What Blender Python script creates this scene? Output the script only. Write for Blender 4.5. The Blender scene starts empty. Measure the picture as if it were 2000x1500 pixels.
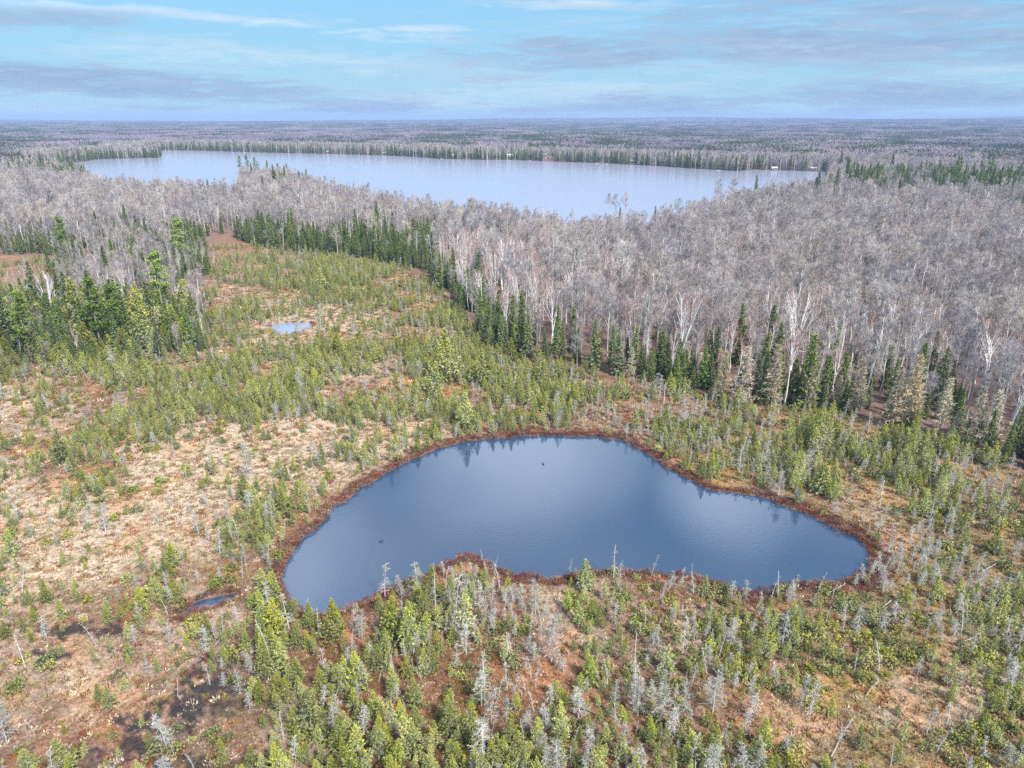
import bpy, math, random
import numpy as np
from mathutils import Vector

R = math.radians
sc = bpy.context.scene
COL = sc.collection

# ------------------------------------------------------------------ camera
CAM_H = 65.0
F = 1389.0
PITCH = math.atan((750 - 233.0) / F)
cam = bpy.data.cameras.new("camera")
cam.sensor_width = 36.0
cam.lens = F / 2000 * 36.0
cam.clip_start = 0.5
cam.clip_end = 60000
cam_ob = bpy.data.objects.new("camera", cam)
cam_ob.location = (0, 0, CAM_H)
cam_ob.rotation_euler = (math.pi / 2 - PITCH, 0, 0)
COL.objects.link(cam_ob)
sc.camera = cam_ob

# ------------------------------------------------------------------ render and exposure
sc.view_settings.view_transform = 'Standard'
sc.view_settings.look = 'None'
sc.view_settings.exposure = 0.75
sc.view_settings.gamma = 1.0
cy = sc.cycles
cy.max_bounces = 3
cy.diffuse_bounces = 1
cy.glossy_bounces = 2
cy.transmission_bounces = 1
cy.transparent_max_bounces = 4
cy.volume_bounces = 0
cy.use_denoising = False
cy.denoiser = 'OPENIMAGEDENOISE'
cy.denoising_input_passes = 'RGB_ALBEDO_NORMAL'
cy.denoising_prefilter = 'ACCURATE'
cy.use_adaptive_sampling = True
cy.adaptive_threshold = 0.01

HAZE = 1.15e-4
SUN_EL, SUN_AZ = 48.0, -38.0 + 180      # azimuth measured clockwise from +Y

# ------------------------------------------------------------------ world sky
def px_dir(x, y):
    dx, dy, dz = x - 1000.0, 750.0 - y, -F
    c, s = math.cos(math.pi / 2 - PITCH), math.sin(math.pi / 2 - PITCH)
    v = Vector((dx, dy * c - dz * s, dy * s + dz * c)).normalized()
    return v

def build_world():
    w = bpy.data.worlds.new("World")
    sc.world = w
    w.use_nodes = True
    nt = w.node_tree
    N, L = nt.nodes, nt.links
    N.clear()
    out = N.new('ShaderNodeOutputWorld')
    bg = N.new('ShaderNodeBackground')
    sky = N.new('ShaderNodeTexSky')
    sky.sky_type = 'NISHITA'
    sky.sun_disc = False
    sky.sun_elevation = R(SUN_EL)
    sky.sun_rotation = R(SUN_AZ)
    sky.air_density = 1.0
    sky.dust_density = 0.6
    sky.ozone_density = 1.5
    tc = N.new('ShaderNodeTexCoord')
    sep = N.new('ShaderNodeSeparateXYZ')
    L.new(tc.outputs['Generated'], sep.inputs[0])

    def M(op, a, b=None, c=None, clamp=False):
        n = N.new('ShaderNodeMath'); n.operation = op; n.use_clamp = clamp
        for i, v in enumerate((a, b, c)):
            if v is None: continue
            if isinstance(v, (int, float)): n.inputs[i].default_value = v
            else: L.new(v, n.inputs[i])
        return n.outputs[0]
    az = M('ARCTAN2', sep.outputs[0], sep.outputs[1])
    el = M('ARCSINE', sep.outputs[2])
    # stretched noise in (azimuth, elevation)
    def comb(x, y, z=0.0):
        n = N.new('ShaderNodeCombineXYZ')
        for i, v in enumerate((x, y, z)):
            if isinstance(v, (int, float)): n.inputs[i].default_value = v
            else: L.new(v, n.inputs[i])
        return n.outputs[0]
    def noise(vec, scale, detail=6, rough=0.55, dist=0.0):
        n = N.new('ShaderNodeTexNoise')
        n.inputs['Scale'].default_value = scale
        n.inputs['Detail'].default_value = detail
        n.inputs['Roughness'].default_value = rough
        n.inputs['Distortion'].default_value = dist
        L.new(vec, n.inputs['Vector'])
        return n.outputs['Fac']
    # cloud deck coordinates: farther clouds flatten towards the horizon
    elp = M('MAXIMUM', sep.outputs[2], 0.0)
    den = M('ADD', elp, 0.11)
    u = M('DIVIDE', sep.outputs[0], den)
    v = M('DIVIDE', sep.outputs[1], den)
    deck = comb(u, M('MULTIPLY', v, 1.15), 0.0)
    warp = noise(comb(M('MULTIPLY', az, 5.0), M('MULTIPLY', el, 34.0), 3.1), 1.0, 8, 0.62, 0.3)
    fine = noise(comb(M('MULTIPLY', az, 15.0), M('MULTIPLY', el, 110.0), 7.7), 1.0, 8, 0.65, 0.6)

    def blob(x, y, rx, ry, slope=0.0, soft=0.9):
        """one cloud bank: its middle and half extents given as angles of sky"""
        d = px_dir(x, y)
        a0, e0 = math.atan2(d.x, d.y), math.asin(d.z)
        ra, re = rx / F, ry / F
        da = M('SUBTRACT', az, a0)
        de = M('SUBTRACT', M('SUBTRACT', el, e0), M('MULTIPLY', da, slope))
        q = M('ADD', M('POWER', M('ABSOLUTE', M('DIVIDE', da, ra)), 2.0), M('POWER', M('ABSOLUTE', M('DIVIDE', de, re)), 2.0))
        q = M('SUBTRACT', 1.0, M('SQRT', q))
        q = M('ADD', q, M('MULTIPLY', M('SUBTRACT', warp, 0.5), 3.6))
        q = M('ADD', q, M('MULTIPLY', M('SUBTRACT', fine, 0.5), 3.2))
        return M('DIVIDE', q, soft * 0.75, clamp=True)

    def union(lst):
        r = lst[0]
        for b in lst[1:]:
            r = M('MAXIMUM', r, b)
        return r
    white = union([blob(400, 28, 470, 15, -0.075, 1.4), blob(130, 8, 240, 12, 0, 1.4), blob(480, 112, 420, 30, -0.02, 2.0),
                   blob(880, 205, 230, 26, 0, 2.0), blob(1180, 175, 420, 30, 0.05, 2.2), blob(1580, 100, 300, 16, -0.1, 1.4),
                   blob(1950, 135, 160, 12, 0, 1.3), blob(1150, 8, 120, 8, 0, 1.3), blob(90, 215, 200, 16, 0, 2.2),
                   blob(800, 55, 110, 7, 0, 1.3)])
    grey = union([blob(230, 172, 430, 34, -0.04, 0.9), blob(-80, 150, 330, 40, -0.05, 1.0), blob(700, 215, 230, 15, 0, 0.9), blob(60, 40, 190, 22, 0.05, 1.6),
                  blob(1130, 100, 260, 34, 0.05, 0.9), blob(1500, 60, 420, 40, 0.03, 1.0), blob(1900, 60, 420, 90, 0, 1.1),
                  blob(1700, 190, 480, 32, 0.0, 1.0), blob(1300, 213, 420, 17, 0, 1.0), blob(2400, 120, 420, 120, 0, 1.1),
                  blob(300, 208, 170, 14, 0, 1.0)])
    # overhead and behind: broken thin overcast
    over = noise(deck, 1.3, 7, 0.55, 0.3)
    hi = M('MULTIPLY', M('SUBTRACT', el, 0.19), 9.0, clamp=True)
    ov = M('MULTIPLY', M('MULTIPLY', M('SUBTRACT', over, 0.40), 5.0, clamp=True), hi)
    grey2 = M('MAXIMUM', grey, M('MULTIPLY', ov, 0.8))

    def mix(fac, a, b, op='MIX'):
        n = N.new('ShaderNodeMix'); n.data_type = 'RGBA'; n.blend_type = op
        if isinstance(fac, (int, float)): n.inputs['Factor'].default_value = fac
        else: L.new(fac, n.inputs['Factor'])
        for k, v in (('A', a), ('B', b)):
            s = [i for i in n.inputs if i.name == k and i.type == 'RGBA'][0]
            if isinstance(v, tuple): s.default_value = (*v, 1)
            else: L.new(v, s)
        return [o for o in n.outputs if o.type == 'RGBA'][0]
    S = 1.0 / 0.10      # colours below are what the sky gives at background strength 0.10
    tint = mix(1.0, sky.outputs['Color'], SKY_TINT, 'MULTIPLY')
    # thin veil, thicker near the horizon
    veil = M('SUBTRACT', 1.0, M('MULTIPLY', M('ABSOLUTE', el), 7.0), clamp=True)
    c = mix(M('ADD', M('MULTIPLY', veil, 0.2), 0.72), tint, tuple(S * k for k in SKY_VEIL))
    c = mix(M('POWER', veil, 2.0), c, tuple(S * k for k in SKY_LOW))
    c = mix(M('MULTIPLY', white, 0.7), c, tuple(S * k for k in CLOUD_WHITE))
    streak = noise(comb(M('MULTIPLY', M('ADD', az, M('MULTIPLY', el, 2.0)), 4.0), M('MULTIPLY', el, 60.0), 1.3), 1.0, 9, 0.68, 0.5)
    c = mix(M('MULTIPLY', M('SUBTRACT', streak, 0.50), 4.0, clamp=True), c, tuple(S * k for k in (0.31, 0.42, 0.52)))
    gcol = mix(M('MULTIPLY', M('SUBTRACT', fine, 0.35), 2.2, clamp=True), tuple(S * k for k in CLOUD_GREY), tuple(S * k for k in CLOUD_PALE))
    c = mix(M('MULTIPLY', grey, 0.92), c, gcol)
    # unseen broken overcast, overhead and behind the camera, brightened to light the ground
    hicol = mix(M('MULTIPLY', M('SUBTRACT', el, 0.25), 1.3, clamp=True), tuple(S * k for k in OVER_LOW), tuple(S * k for k in OVER_TOP))
    c = mix(M('MULTIPLY', hi, M('ADD', M('MULTIPLY', ov, 0.85), 0.1)), c, hicol)
    def bank(a0, e0, ra, re):
        q = M('ADD', M('POWER', M('ABSOLUTE', M('DIVIDE', M('SUBTRACT', az, a0), ra)), 2.0), M('POWER', M('ABSOLUTE', M('DIVIDE', M('SUBTRACT', el, e0), re)), 2.0))
        q = M('SUBTRACT', 1.0, M('SQRT', q))
        return M('MULTIPLY', M('ADD', q, M('MULTIPLY', M('SUBTRACT', over, 0.5), 1.6)), 1.5, clamp=True)
    # bright banks added to the unseen sky, shaped to give the pond its sheen
    c = mix(M('MULTIPLY', M('MAXIMUM', bank(0.02, 0.47, 0.22, 0.11), M('MAXIMUM', bank(0.33, 0.50, 0.13, 0.08), bank(-0.36, 0.60, 0.16, 0.12))), 0.9), c, tuple(S * k for k in (1.5, 1.7, 2.05)))
    L.new(c, bg.inputs['Color'])
    bg.inputs['Strength'].default_value = 0.10
    L.new(bg.outputs[0], out.inputs['Surface'])
    w.cycles.sampling_method = 'MANUAL'
    w.cycles.sample_map_resolution = 512

SKY_TINT = (0.85, 1.05, 1.18)
SKY_VEIL = (0.15, 0.335, 0.49)
SKY_LOW = (0.29, 0.455, 0.53)
CLOUD_WHITE = (0.45, 0.53, 0.59)
CLOUD_GREY = (0.165, 0.25, 0.38)
CLOUD_PALE = (0.30, 0.385, 0.50)
OVER_LOW = (0.62, 0.72, 0.95)
OVER_TOP = (0.80, 0.83, 0.90)
build_world()

# ------------------------------------------------------------------ sun
sun = bpy.data.lights.new("sun", 'SUN')
sun.energy = 4.4
sun.angle = R(8)
sun.color = (1.0, 0.95, 0.88)
sun_ob = bpy.data.objects.new("sun", sun)
a, e = R(SUN_AZ), R(SUN_EL)
to_sun = Vector((math.sin(a) * math.cos(e), math.cos(a) * math.cos(e), math.sin(e)))
sun_ob.rotation_euler = to_sun.to_track_quat('Z', 'Y').to_euler()
COL.objects.link(sun_ob)

# ------------------------------------------------------------------ helpers
rng = np.random.default_rng(11)
_c, _s = math.cos(math.pi / 2 - PITCH), math.sin(math.pi / 2 - PITCH)

def gp(x, y, z=0.0):
    """where the sight line through photo point (x, y) meets height z"""
    d = px_dir(x, y)
    t = (z - CAM_H) / d.z
    return (d.x * t, d.y * t)

def to_px(X, Y, Z=0.0):
    """photo coordinates of a place (arrays welcome)"""
    X = np.asarray(X, float); Y = np.asarray(Y, float); Zr = np.asarray(Z, float) - CAM_H
    yc = Y * _c + Zr * _s
    zc = -Y * _s + Zr * _c
    d = np.maximum(-zc, 1e-3)
    return 1000 + F * X / d, 750 - F * yc / d

def height_of(base, ytop):
    X, Y = gp(*base)
    k = px_dir(base[0], ytop)
    return CAM_H + k.z / math.hypot(k.x, k.y) * math.hypot(X, Y)

def poly_w(pts, z=0.0):
    return np.array([gp(x, y, z) for x, y in pts])

def smooth_poly(P, it=2):
    for _ in range(it):
        Q = np.roll(P, -1, 0)
        P = np.stack([0.75 * P + 0.25 * Q, 0.25 * P + 0.75 * Q], 1).reshape(-1, 2)
    return P

def sdf(P, X, Y):
    """signed distance to a polygon, negative inside"""
    d = np.full(X.shape, 1e18); ins = np.zeros(X.shape, bool)
    n = len(P)
    for i in range(n):
        ax, ay = P[i]; bx, by = P[(i + 1) % n]
        ex, ey = bx - ax, by - ay
        wx, wy = X - ax, Y - ay
        t = np.clip((wx * ex + wy * ey) / (ex * ex + ey * ey + 1e-9), 0, 1)
        d = np.minimum(d, (wx - ex * t) ** 2 + (wy - ey * t) ** 2)
        c = (ay > Y) != (by > Y)
        ins ^= c & (X < (bx - ax) * (Y - ay) / ((by - ay) if by != ay else 1e-9) + ax)
    d = np.sqrt(d)
    return np.where(ins, -d, d)

def vnoise(X, Y, s, seed=0):
    X = np.asarray(X, float) / s; Y = np.asarray(Y, float) / s
    xi = np.floor(X).astype(np.int64); yi = np.floor(Y).astype(np.int64)
    fx = X - xi; fy = Y - yi
    fx = fx * fx * (3 - 2 * fx); fy = fy * fy * (3 - 2 * fy)
    def h(a, b):
        n = (a * 374761393 + b * 668265263 + seed * 974634777) & 0xFFFFFFFF
        n = ((n ^ (n >> 13)) * 1274126177) & 0xFFFFFFFF
        return ((n ^ (n >> 16)) & 0xFFFF) / 65535.0
    return ((h(xi, yi) * (1 - fx) + h(xi + 1, yi) * fx) * (1 - fy) + (h(xi, yi + 1) * (1 - fx) + h(xi + 1, yi + 1) * fx) * fy)

def fbm(X, Y, s, seed=0, o=3):
    r = 0; a = 1; t = 0
    for k in range(o):
        r = r + a * vnoise(X, Y, s / 2 ** k, seed + k); t += a; a *= 0.5
    return r / t

def sstep(x, a, b):
    t = np.clip((x - a) / (b - a), 0, 1)
    return t * t * (3 - 2 * t)

# ------------------------------------------------------------------ outlines
POND = smooth_poly(poly_w([(551,1134),(556,1108),(572,1082),(582,1064),(594,1044),(624,1030),(640,1008),(650,992),(680,972),(708,952),(738,934),(761,918),(779,909),(815,897),
 (845,879),(875,870),(920,862),(965,859),(1010,853),(1034,850),(1100,853),(1150,853),(1192,856),(1225,863),(1255,880),(1282,900),(1310,917),(1352,940),(1398,960),(1440,965),
 (1489,970),(1527,986),(1573,1000),(1608,1018),(1640,1038),(1671,1046),(1693,1063),(1702,1084),(1699,1105),(1688,1116),(1664,1128),(1636,1137),(1597,1143),(1550,1144),(1521,1146),
 (1500,1158),(1482,1165),(1458,1163),(1440,1158),(1420,1149),(1390,1142),(1360,1131),(1325,1126),(1300,1125),(1270,1121),(1225,1119),(1180,1116),(1135,1119),(1099,1126),(1078,1134),(1055,1130),
 (1028,1125),(995,1118),(968,1107),(941,1095),(914,1086),(890,1092),(863,1107),(839,1119),(815,1134),(794,1143),(764,1153),(742,1164),(722,1175),(690,1190),(650,1200),(620,1202),(595,1198),(572,1184),(556,1160)], -0.1), 1)
TARN = smooth_poly(poly_w([(526,634),(545,632),(580,630),(609,630),(611,638),(592,644),(575,653),(555,655),(538,650),(530,642)], -0.1), 1)
POOL = smooth_poly(poly_w([(350,1208),(360,1196),(372,1182),(392,1172),(415,1166),(440,1161),(466,1155),(472,1160),(448,1172),(425,1184),(405,1190),(380,1196),(365,1208)], -0.1), 1)
MUDS = [smooth_poly(poly_w(p, -0.1), 1) for p in (
    [(468,1262),(480,1255),(500,1260),(498,1275),(482,1282),(470,1276)],
    [(205,1492),(215,1482),(232,1488),(228,1500),(210,1504)],
    [(298,1502),(304,1486),(322,1480),(338,1492),(330,1506)],
    [(1712,1214),(1722,1206),(1738,1212),(1730,1222),(1716,1222)],
    [(405,1370),(420,1366),(436,1370),(424,1376)])]
_far = [(150,331),(149,318),(180,312),(215,310),(260,309),(308,308),(315,304),(316,298),(314,293),(380,294),(455,296),(560,299),(700,302),(790,305),(860,310),(930,312),(1000,312),(1105,316),(1180,319),(1245,322),(1300,325),(1350,329),(1440,334),(1475,331),(1545,333),(1615,335)]
_near = [(1612,338),(1560,341),(1500,347),(1430,358),(1380,372),(1300,387),(1270,394),(1200,405),(1130,405),(1060,399),(1000,388),(940,381),(880,378),(800,371),(740,362),(660,342),(600,330),(540,321),(500,318),(464,318),(458,330),(452,353),(440,352),(370,344),(280,339),(200,335)]
LAKE = np.concatenate([poly_w(_far), poly_w(_near, 17.0)])
LAKE2 = poly_w([(1880,372),(1960,374),(2100,380),(2100,392),(1960,388),(1890,384)], 12.0)
BOG = poly_w([(-1500,1100),(-700,800),(-300,620),(-100,540),(0,499),(90,497),(112,520),(100,565),(55,600),(0,650),(-60,715),(0,730),(80,716),(200,716),(300,703),(390,685),(410,640),(402,600),(388,560),(418,530),(398,466),(440,457),(480,473),(520,488),(640,498),(720,508),(800,525),(838,545),(868,575),(905,622),(950,680),(1000,703),(1060,712),(1150,730),(1250,745),(1330,765),(1400,778),(1500,792),(1600,802),(1700,828),(1800,856),(1900,886),(2000,926),(2300,1010),(3000,1400),(3000,2600),(-1500,2600)])

MUDPX = [(490, 1275, 50, 30), (440, 1325, 95, 40), (375, 1370, 85, 34), (300, 1415, 75, 32), (240, 1470, 80, 30), (335, 1480, 70, 26), (130, 1235, 110, 14), (365, 1212, 40, 16), (110, 1290, 90, 20), (1715, 1212, 45, 18), (1830, 1300, 40, 16)]

def terrain(X, Y, near=None):
    D = np.hypot(X, Y)
    az = np.arctan2(X, np.maximum(Y, 1.0))
    z = sstep(D, 2600, 9500) * (20 + 22 * sstep(az, 0.0, 0.5)) * (0.15 + 1.7 * fbm(X, Y, 1900, 5)) + sstep(D, 8500, 11500) * 44 * sstep(fbm(X, Y * 0.3, 2600, 6), 0.25, 0.75)
    z = z + sstep(D, 1500, 3500) * (fbm(X, Y, 700, 9) - 0.5) * 10
    z = z + fbm(X, Y, 9, 3) * 0.5 * (1 - sstep(D, 200, 500))
    return z

# ------------------------------------------------------------------ painted maps of the bog (50-unit cells of the view, from y=450)
G_MAP = [
"0000000022400000000000000000000000000000",
"4410000035678754200000000000000000000000",
"4432223445788888631000000000000000000000",
"7777777766311112576300000000000000000000",
"7888888822368888888764000000000000000000",
"4556778877876468888765554321000000000000",
"2232555677776555766777667777765433333333",
"3333444555443443335544555555554455566666",
"5556643322222322332000000245555555677777",
"2345523131222232000000000003445545456667",
"1012111012444200000000000000003443345556",
"2112101125630000000000000000000003334466",
"2111011124610000000000000000000000333456",
"1010003235700000023310100000000001233334",
"1111123113742333433333322222221233333333",
"1110111121577766433333223333334333333333",
"1111111111356665544333433333333343433322",
"1111311111255565554344443333444444333222",
"1111211121245556665444433334555543344322",
"1121111222344456665444433345554554444323",
"1221112132445555655444333345555555444333"]
D_MAP = [
"0000000011100000000000000000000000000000",
"3310000011111111100000000000000000000000",
"3332222211111111111000000000000000000000",
"2222222311111111111100000000000000000000",
"2222222211111111111222000000000000000000",
"2222222222222122222222222221000000000000",
"2222222222222222222222333333333333333333",
"2222222222222222222223333333334444444444",
"2222211111111223343333334455555555555555",
"1111111111111345000000000004455555555555",
"1111111112555400000000000000005555555555",
"1211111135762000000000000000000005556655",
"1111111224420000000000000000000000566655",
"1111122223300000066655400000000005666665",
"2222355422222222667766555444445567777666",
"2222232334222232667776555555555556666666",
"2222322234222233567765666655444455666655",
"2222323343222233567765666655444445665555",
"2223334343222233466666666654444445555555",
"2222223343222333466666666554444444555555",
"2222223333222333456666666554444444555555"]
T_MAP = [   # t tan sedge, p pink brown, r russet, o olive orange, m dark mud, f forest floor, d deep red
"ffffffffrrffffffffffffffffffffffffffffff",
"rrrfffffrrooooorrrfffffffffffffffffffffff"[:40],
"rrfffffpppoooooooorfffffffffffffffffffff",
"ffffffffrptttttroofffffffffffffffffffff" + "f",
"ooooffffpptppooooooorfffffffffffffffffff",
"rrroooooooooptpoooorrrrrrrfffffffffffffff"[:40],
"tpprrrooorrorrroorrrrrrrrrrorrrooffffffff"[:40],
"ppprrpttttttttptttrrrrrrrrroorooororooff",
"rrrrrttttttttttttprrrrrrrrrroooorooorooo",
"trrrrtttttttttprrrrrrrrrrrroooooroorrooo",
"tttttttttttprrrrrrrrrrrrrrrrrrporpoooorr",
"tttttttttrprrrrrrrrrrrrrrrrrrrrrooporrro",
"tttttttttrrrrrrrrrrrrrrrrrrrrrrrrrpooooo",
"tttttpprrrrrrrrrrddpprrrrrrrrrrrrrrooroo",
"tppprropppdddrrdrrrrppppprrrrporoooooopo",
"pprrrrpppprrddrrddrrppprrppporroooomoopp",
"ppppprpppmdrddrrdddrrrpprrppoorrorooopt" + "t",
"ppptpppppmrdddddddddrrrrrrrrooprooopottp",
"prppppmmmrpprddddddddrrrrrrrrdppooopptpp",
"prrrrmmmrrppdddddddddrdrrrrrrropproooprr",
"rrrmmrmrrrpprdddrdddrrrrrrooodroooooorro"]
for _m in (G_MAP, D_MAP, T_MAP):
    assert len(_m) == 21
    for _r in _m: assert len(_r) == 40, (_r, len(_r))
TCOL = {'t': (0.50, 0.39, 0.28), 'p': (0.37, 0.265, 0.195), 'r': (0.225, 0.135, 0.09), 'o': (0.24, 0.18, 0.08),
        'm': (0.13, 0.10, 0.09), 'f': (0.20, 0.15, 0.13), 'd': (0.195, 0.095, 0.05)}
G_ARR = np.array([[int(c) for c in r] for r in G_MAP], float)
D_ARR = np.array([[int(c) for c in r] for r in D_MAP], float)
T_ARR = np.array([[TCOL[c] for c in r] for r in T_MAP], float)

def lookup(arr, px, py, jit=0.0):
    fx = np.clip((px - 25) / 50.0, 0, 38.999); fy = np.clip((py - 475) / 50.0, 0, 19.999)
    x0 = fx.astype(int); y0 = fy.astype(int); tx = fx - x0; ty = fy - y0
    if arr.ndim == 3: tx = tx[..., None]; ty = ty[..., None]
    return ((arr[y0, x0] * (1 - tx) + arr[y0, x0 + 1] * tx) * (1 - ty) + (arr[y0 + 1, x0] * (1 - tx) + arr[y0 + 1, x0 + 1] * tx) * ty)

# ------------------------------------------------------------------ materials
def new_mat(name):
    m = bpy.data.materials.new(name); m.use_nodes = True
    nt = m.node_tree; nt.nodes.clear()
    o = nt.nodes.new('ShaderNodeOutputMaterial')
    b = nt.nodes.new('ShaderNodeBsdfPrincipled')
    b.inputs['Roughness'].default_value = 0.85
    b.inputs['Specular IOR Level'].default_value = 0.15
    nt.links.new(b.outputs[0], o.inputs[0])
    return m, nt, b

def attr_mat(name, hue=0.02, sat=0.25, val=0.35, spec=0.1, tint=None, stand=None):
    """colour from the mesh's own colour attribute, varied from plant to plant"""
    m, nt, b = new_mat(name)
    N, L = nt.nodes, nt.links
    at = N.new('ShaderNodeAttribute'); at.attribute_name = 'col'
    oi = N.new('ShaderNodeObjectInfo')
    wn = N.new('ShaderNodeTexWhiteNoise'); wn.noise_dimensions = '1D'
    L.new(oi.outputs['Random'], wn.inputs['W'])
    sp = N.new('ShaderNodeSeparateColor'); L.new(wn.outputs['Color'], sp.inputs[0])
    hs = N.new('ShaderNodeHueSaturation')
    def rangem(src, lo, hi):
        n = N.new('ShaderNodeMapRange'); L.new(src, n.inputs[0])
        n.inputs[3].default_value = lo; n.inputs[4].default_value = hi
        return n.outputs[0]
    L.new(rangem(sp.outputs[0], 0.5 - hue, 0.5 + hue), hs.inputs['Hue'])
    L.new(rangem(sp.outputs[1], 1 - sat, 1 + sat), hs.inputs['Saturation'])
    L.new(rangem(sp.outputs[2], 1 - val, 1 + val), hs.inputs['Value'])
    L.new(at.outputs['Color'], hs.inputs['Color'])
    src = hs.outputs[0]
    if tint:      # some plants lean to another colour
        mx = N.new('ShaderNodeMix'); mx.data_type = 'RGBA'
        L.new(rangem(oi.outputs['Random'], -tint[3], tint[4]), mx.inputs['Factor'])
        mx.clamp_factor = True
        a_ = [i for i in mx.inputs if i.name == 'A' and i.type == 'RGBA'][0]; b_ = [i for i in mx.inputs if i.name == 'B' and i.type == 'RGBA'][0]
        L.new(src, a_); b_.default_value = (*tint[:3], 1)
        src = [o for o in mx.outputs if o.type == 'RGBA'][0]
    if stand:     # neighbouring trees share a tone: stands of one age or kind
        sc_, c0, c1 = stand
        vm = N.new('ShaderNodeVectorMath'); vm.operation = 'SCALE'; vm.inputs['Scale'].default_value = sc_
        L.new(oi.outputs['Location'], vm.inputs[0])
        nz = N.new('ShaderNodeTexNoise'); nz.inputs['Scale'].default_value = 1.0; nz.inputs['Detail'].default_value = 3
        L.new(vm.outputs[0], nz.inputs['Vector'])
        mr_ = N.new('ShaderNodeMapRange'); L.new(nz.outputs['Fac'], mr_.inputs[0]); mr_.inputs[1].default_value = 0.36; mr_.inputs[2].default_value = 0.64
        cm = N.new('ShaderNodeMix'); cm.data_type = 'RGBA'; L.new(mr_.outputs[0], cm.inputs['Factor'])
        a_ = [i for i in cm.inputs if i.name == 'A' and i.type == 'RGBA'][0]; b_ = [i for i in cm.inputs if i.name == 'B' and i.type == 'RGBA'][0]
        a_.default_value = (*c0, 1); b_.default_value = (*c1, 1)
        ml = N.new('ShaderNodeMix'); ml.data_type = 'RGBA'; ml.blend_type = 'MULTIPLY'; ml.inputs['Factor'].default_value = 1.0
        a_ = [i for i in ml.inputs if i.name == 'A' and i.type == 'RGBA'][0]; b_ = [i for i in ml.inputs if i.name == 'B' and i.type == 'RGBA'][0]
        L.new(src, a_); L.new([o for o in cm.outputs if o.type == 'RGBA'][0], b_)
        src = [o for o in ml.outputs if o.type == 'RGBA'][0]
    L.new(src, b.inputs['Base Color'])
    b.inputs['Specular IOR Level'].default_value = spec
    return m

M_BARK = attr_mat('bark', 0.01, 0.2, 0.2)
M_NEEDLE = attr_mat('needles', 0.013, 0.16, 0.36)
M_DARKNEEDLE = attr_mat('dark_needles', 0.02, 0.2, 0.3)
M_TWIG = attr_mat('twigs', 0.02, 0.35, 0.22)
M_HARD = attr_mat('hardwood_twigs', 0.02, 0.3, 0.3, 0.05, (0.44, 0.32, 0.24, 1.6, 0.5), (0.022, (0.84, 0.83, 0.90), (1.16, 1.12, 1.04)))
M_SHRUB = attr_mat('shrub_leaves', 0.018, 0.2, 0.3)
M_TUFT = attr_mat('sedge_and_heath', 0.02, 0.3, 0.35)
M_FAR = attr_mat('distant_trees', 0.0, 0.1, 0.08, stand=(0.0022, (0.70, 0.70, 0.80), (1.2, 1.15, 1.15)))

def solid_mat(name, col, rough=0.7, spec=0.3, noise=0.15, scale=3.0):
    m, nt, b = new_mat(name)
    n = nt.nodes.new('ShaderNodeTexNoise'); n.inputs['Scale'].default_value = scale; n.inputs['Detail'].default_value = 5
    r = nt.nodes.new('ShaderNodeMapRange'); r.inputs[3].default_value = 1 - noise; r.inputs[4].default_value = 1 + noise
    nt.links.new(n.outputs['Fac'], r.inputs[0])
    h = nt.nodes.new('ShaderNodeHueSaturation'); h.inputs['Color'].default_value = (*col, 1)
    nt.links.new(r.outputs[0], h.inputs['Value']); nt.links.new(h.outputs[0], b.inputs['Base Color'])
    b.inputs['Roughness'].default_value = rough; b.inputs['Specular IOR Level'].default_value = spec
    return m

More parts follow.
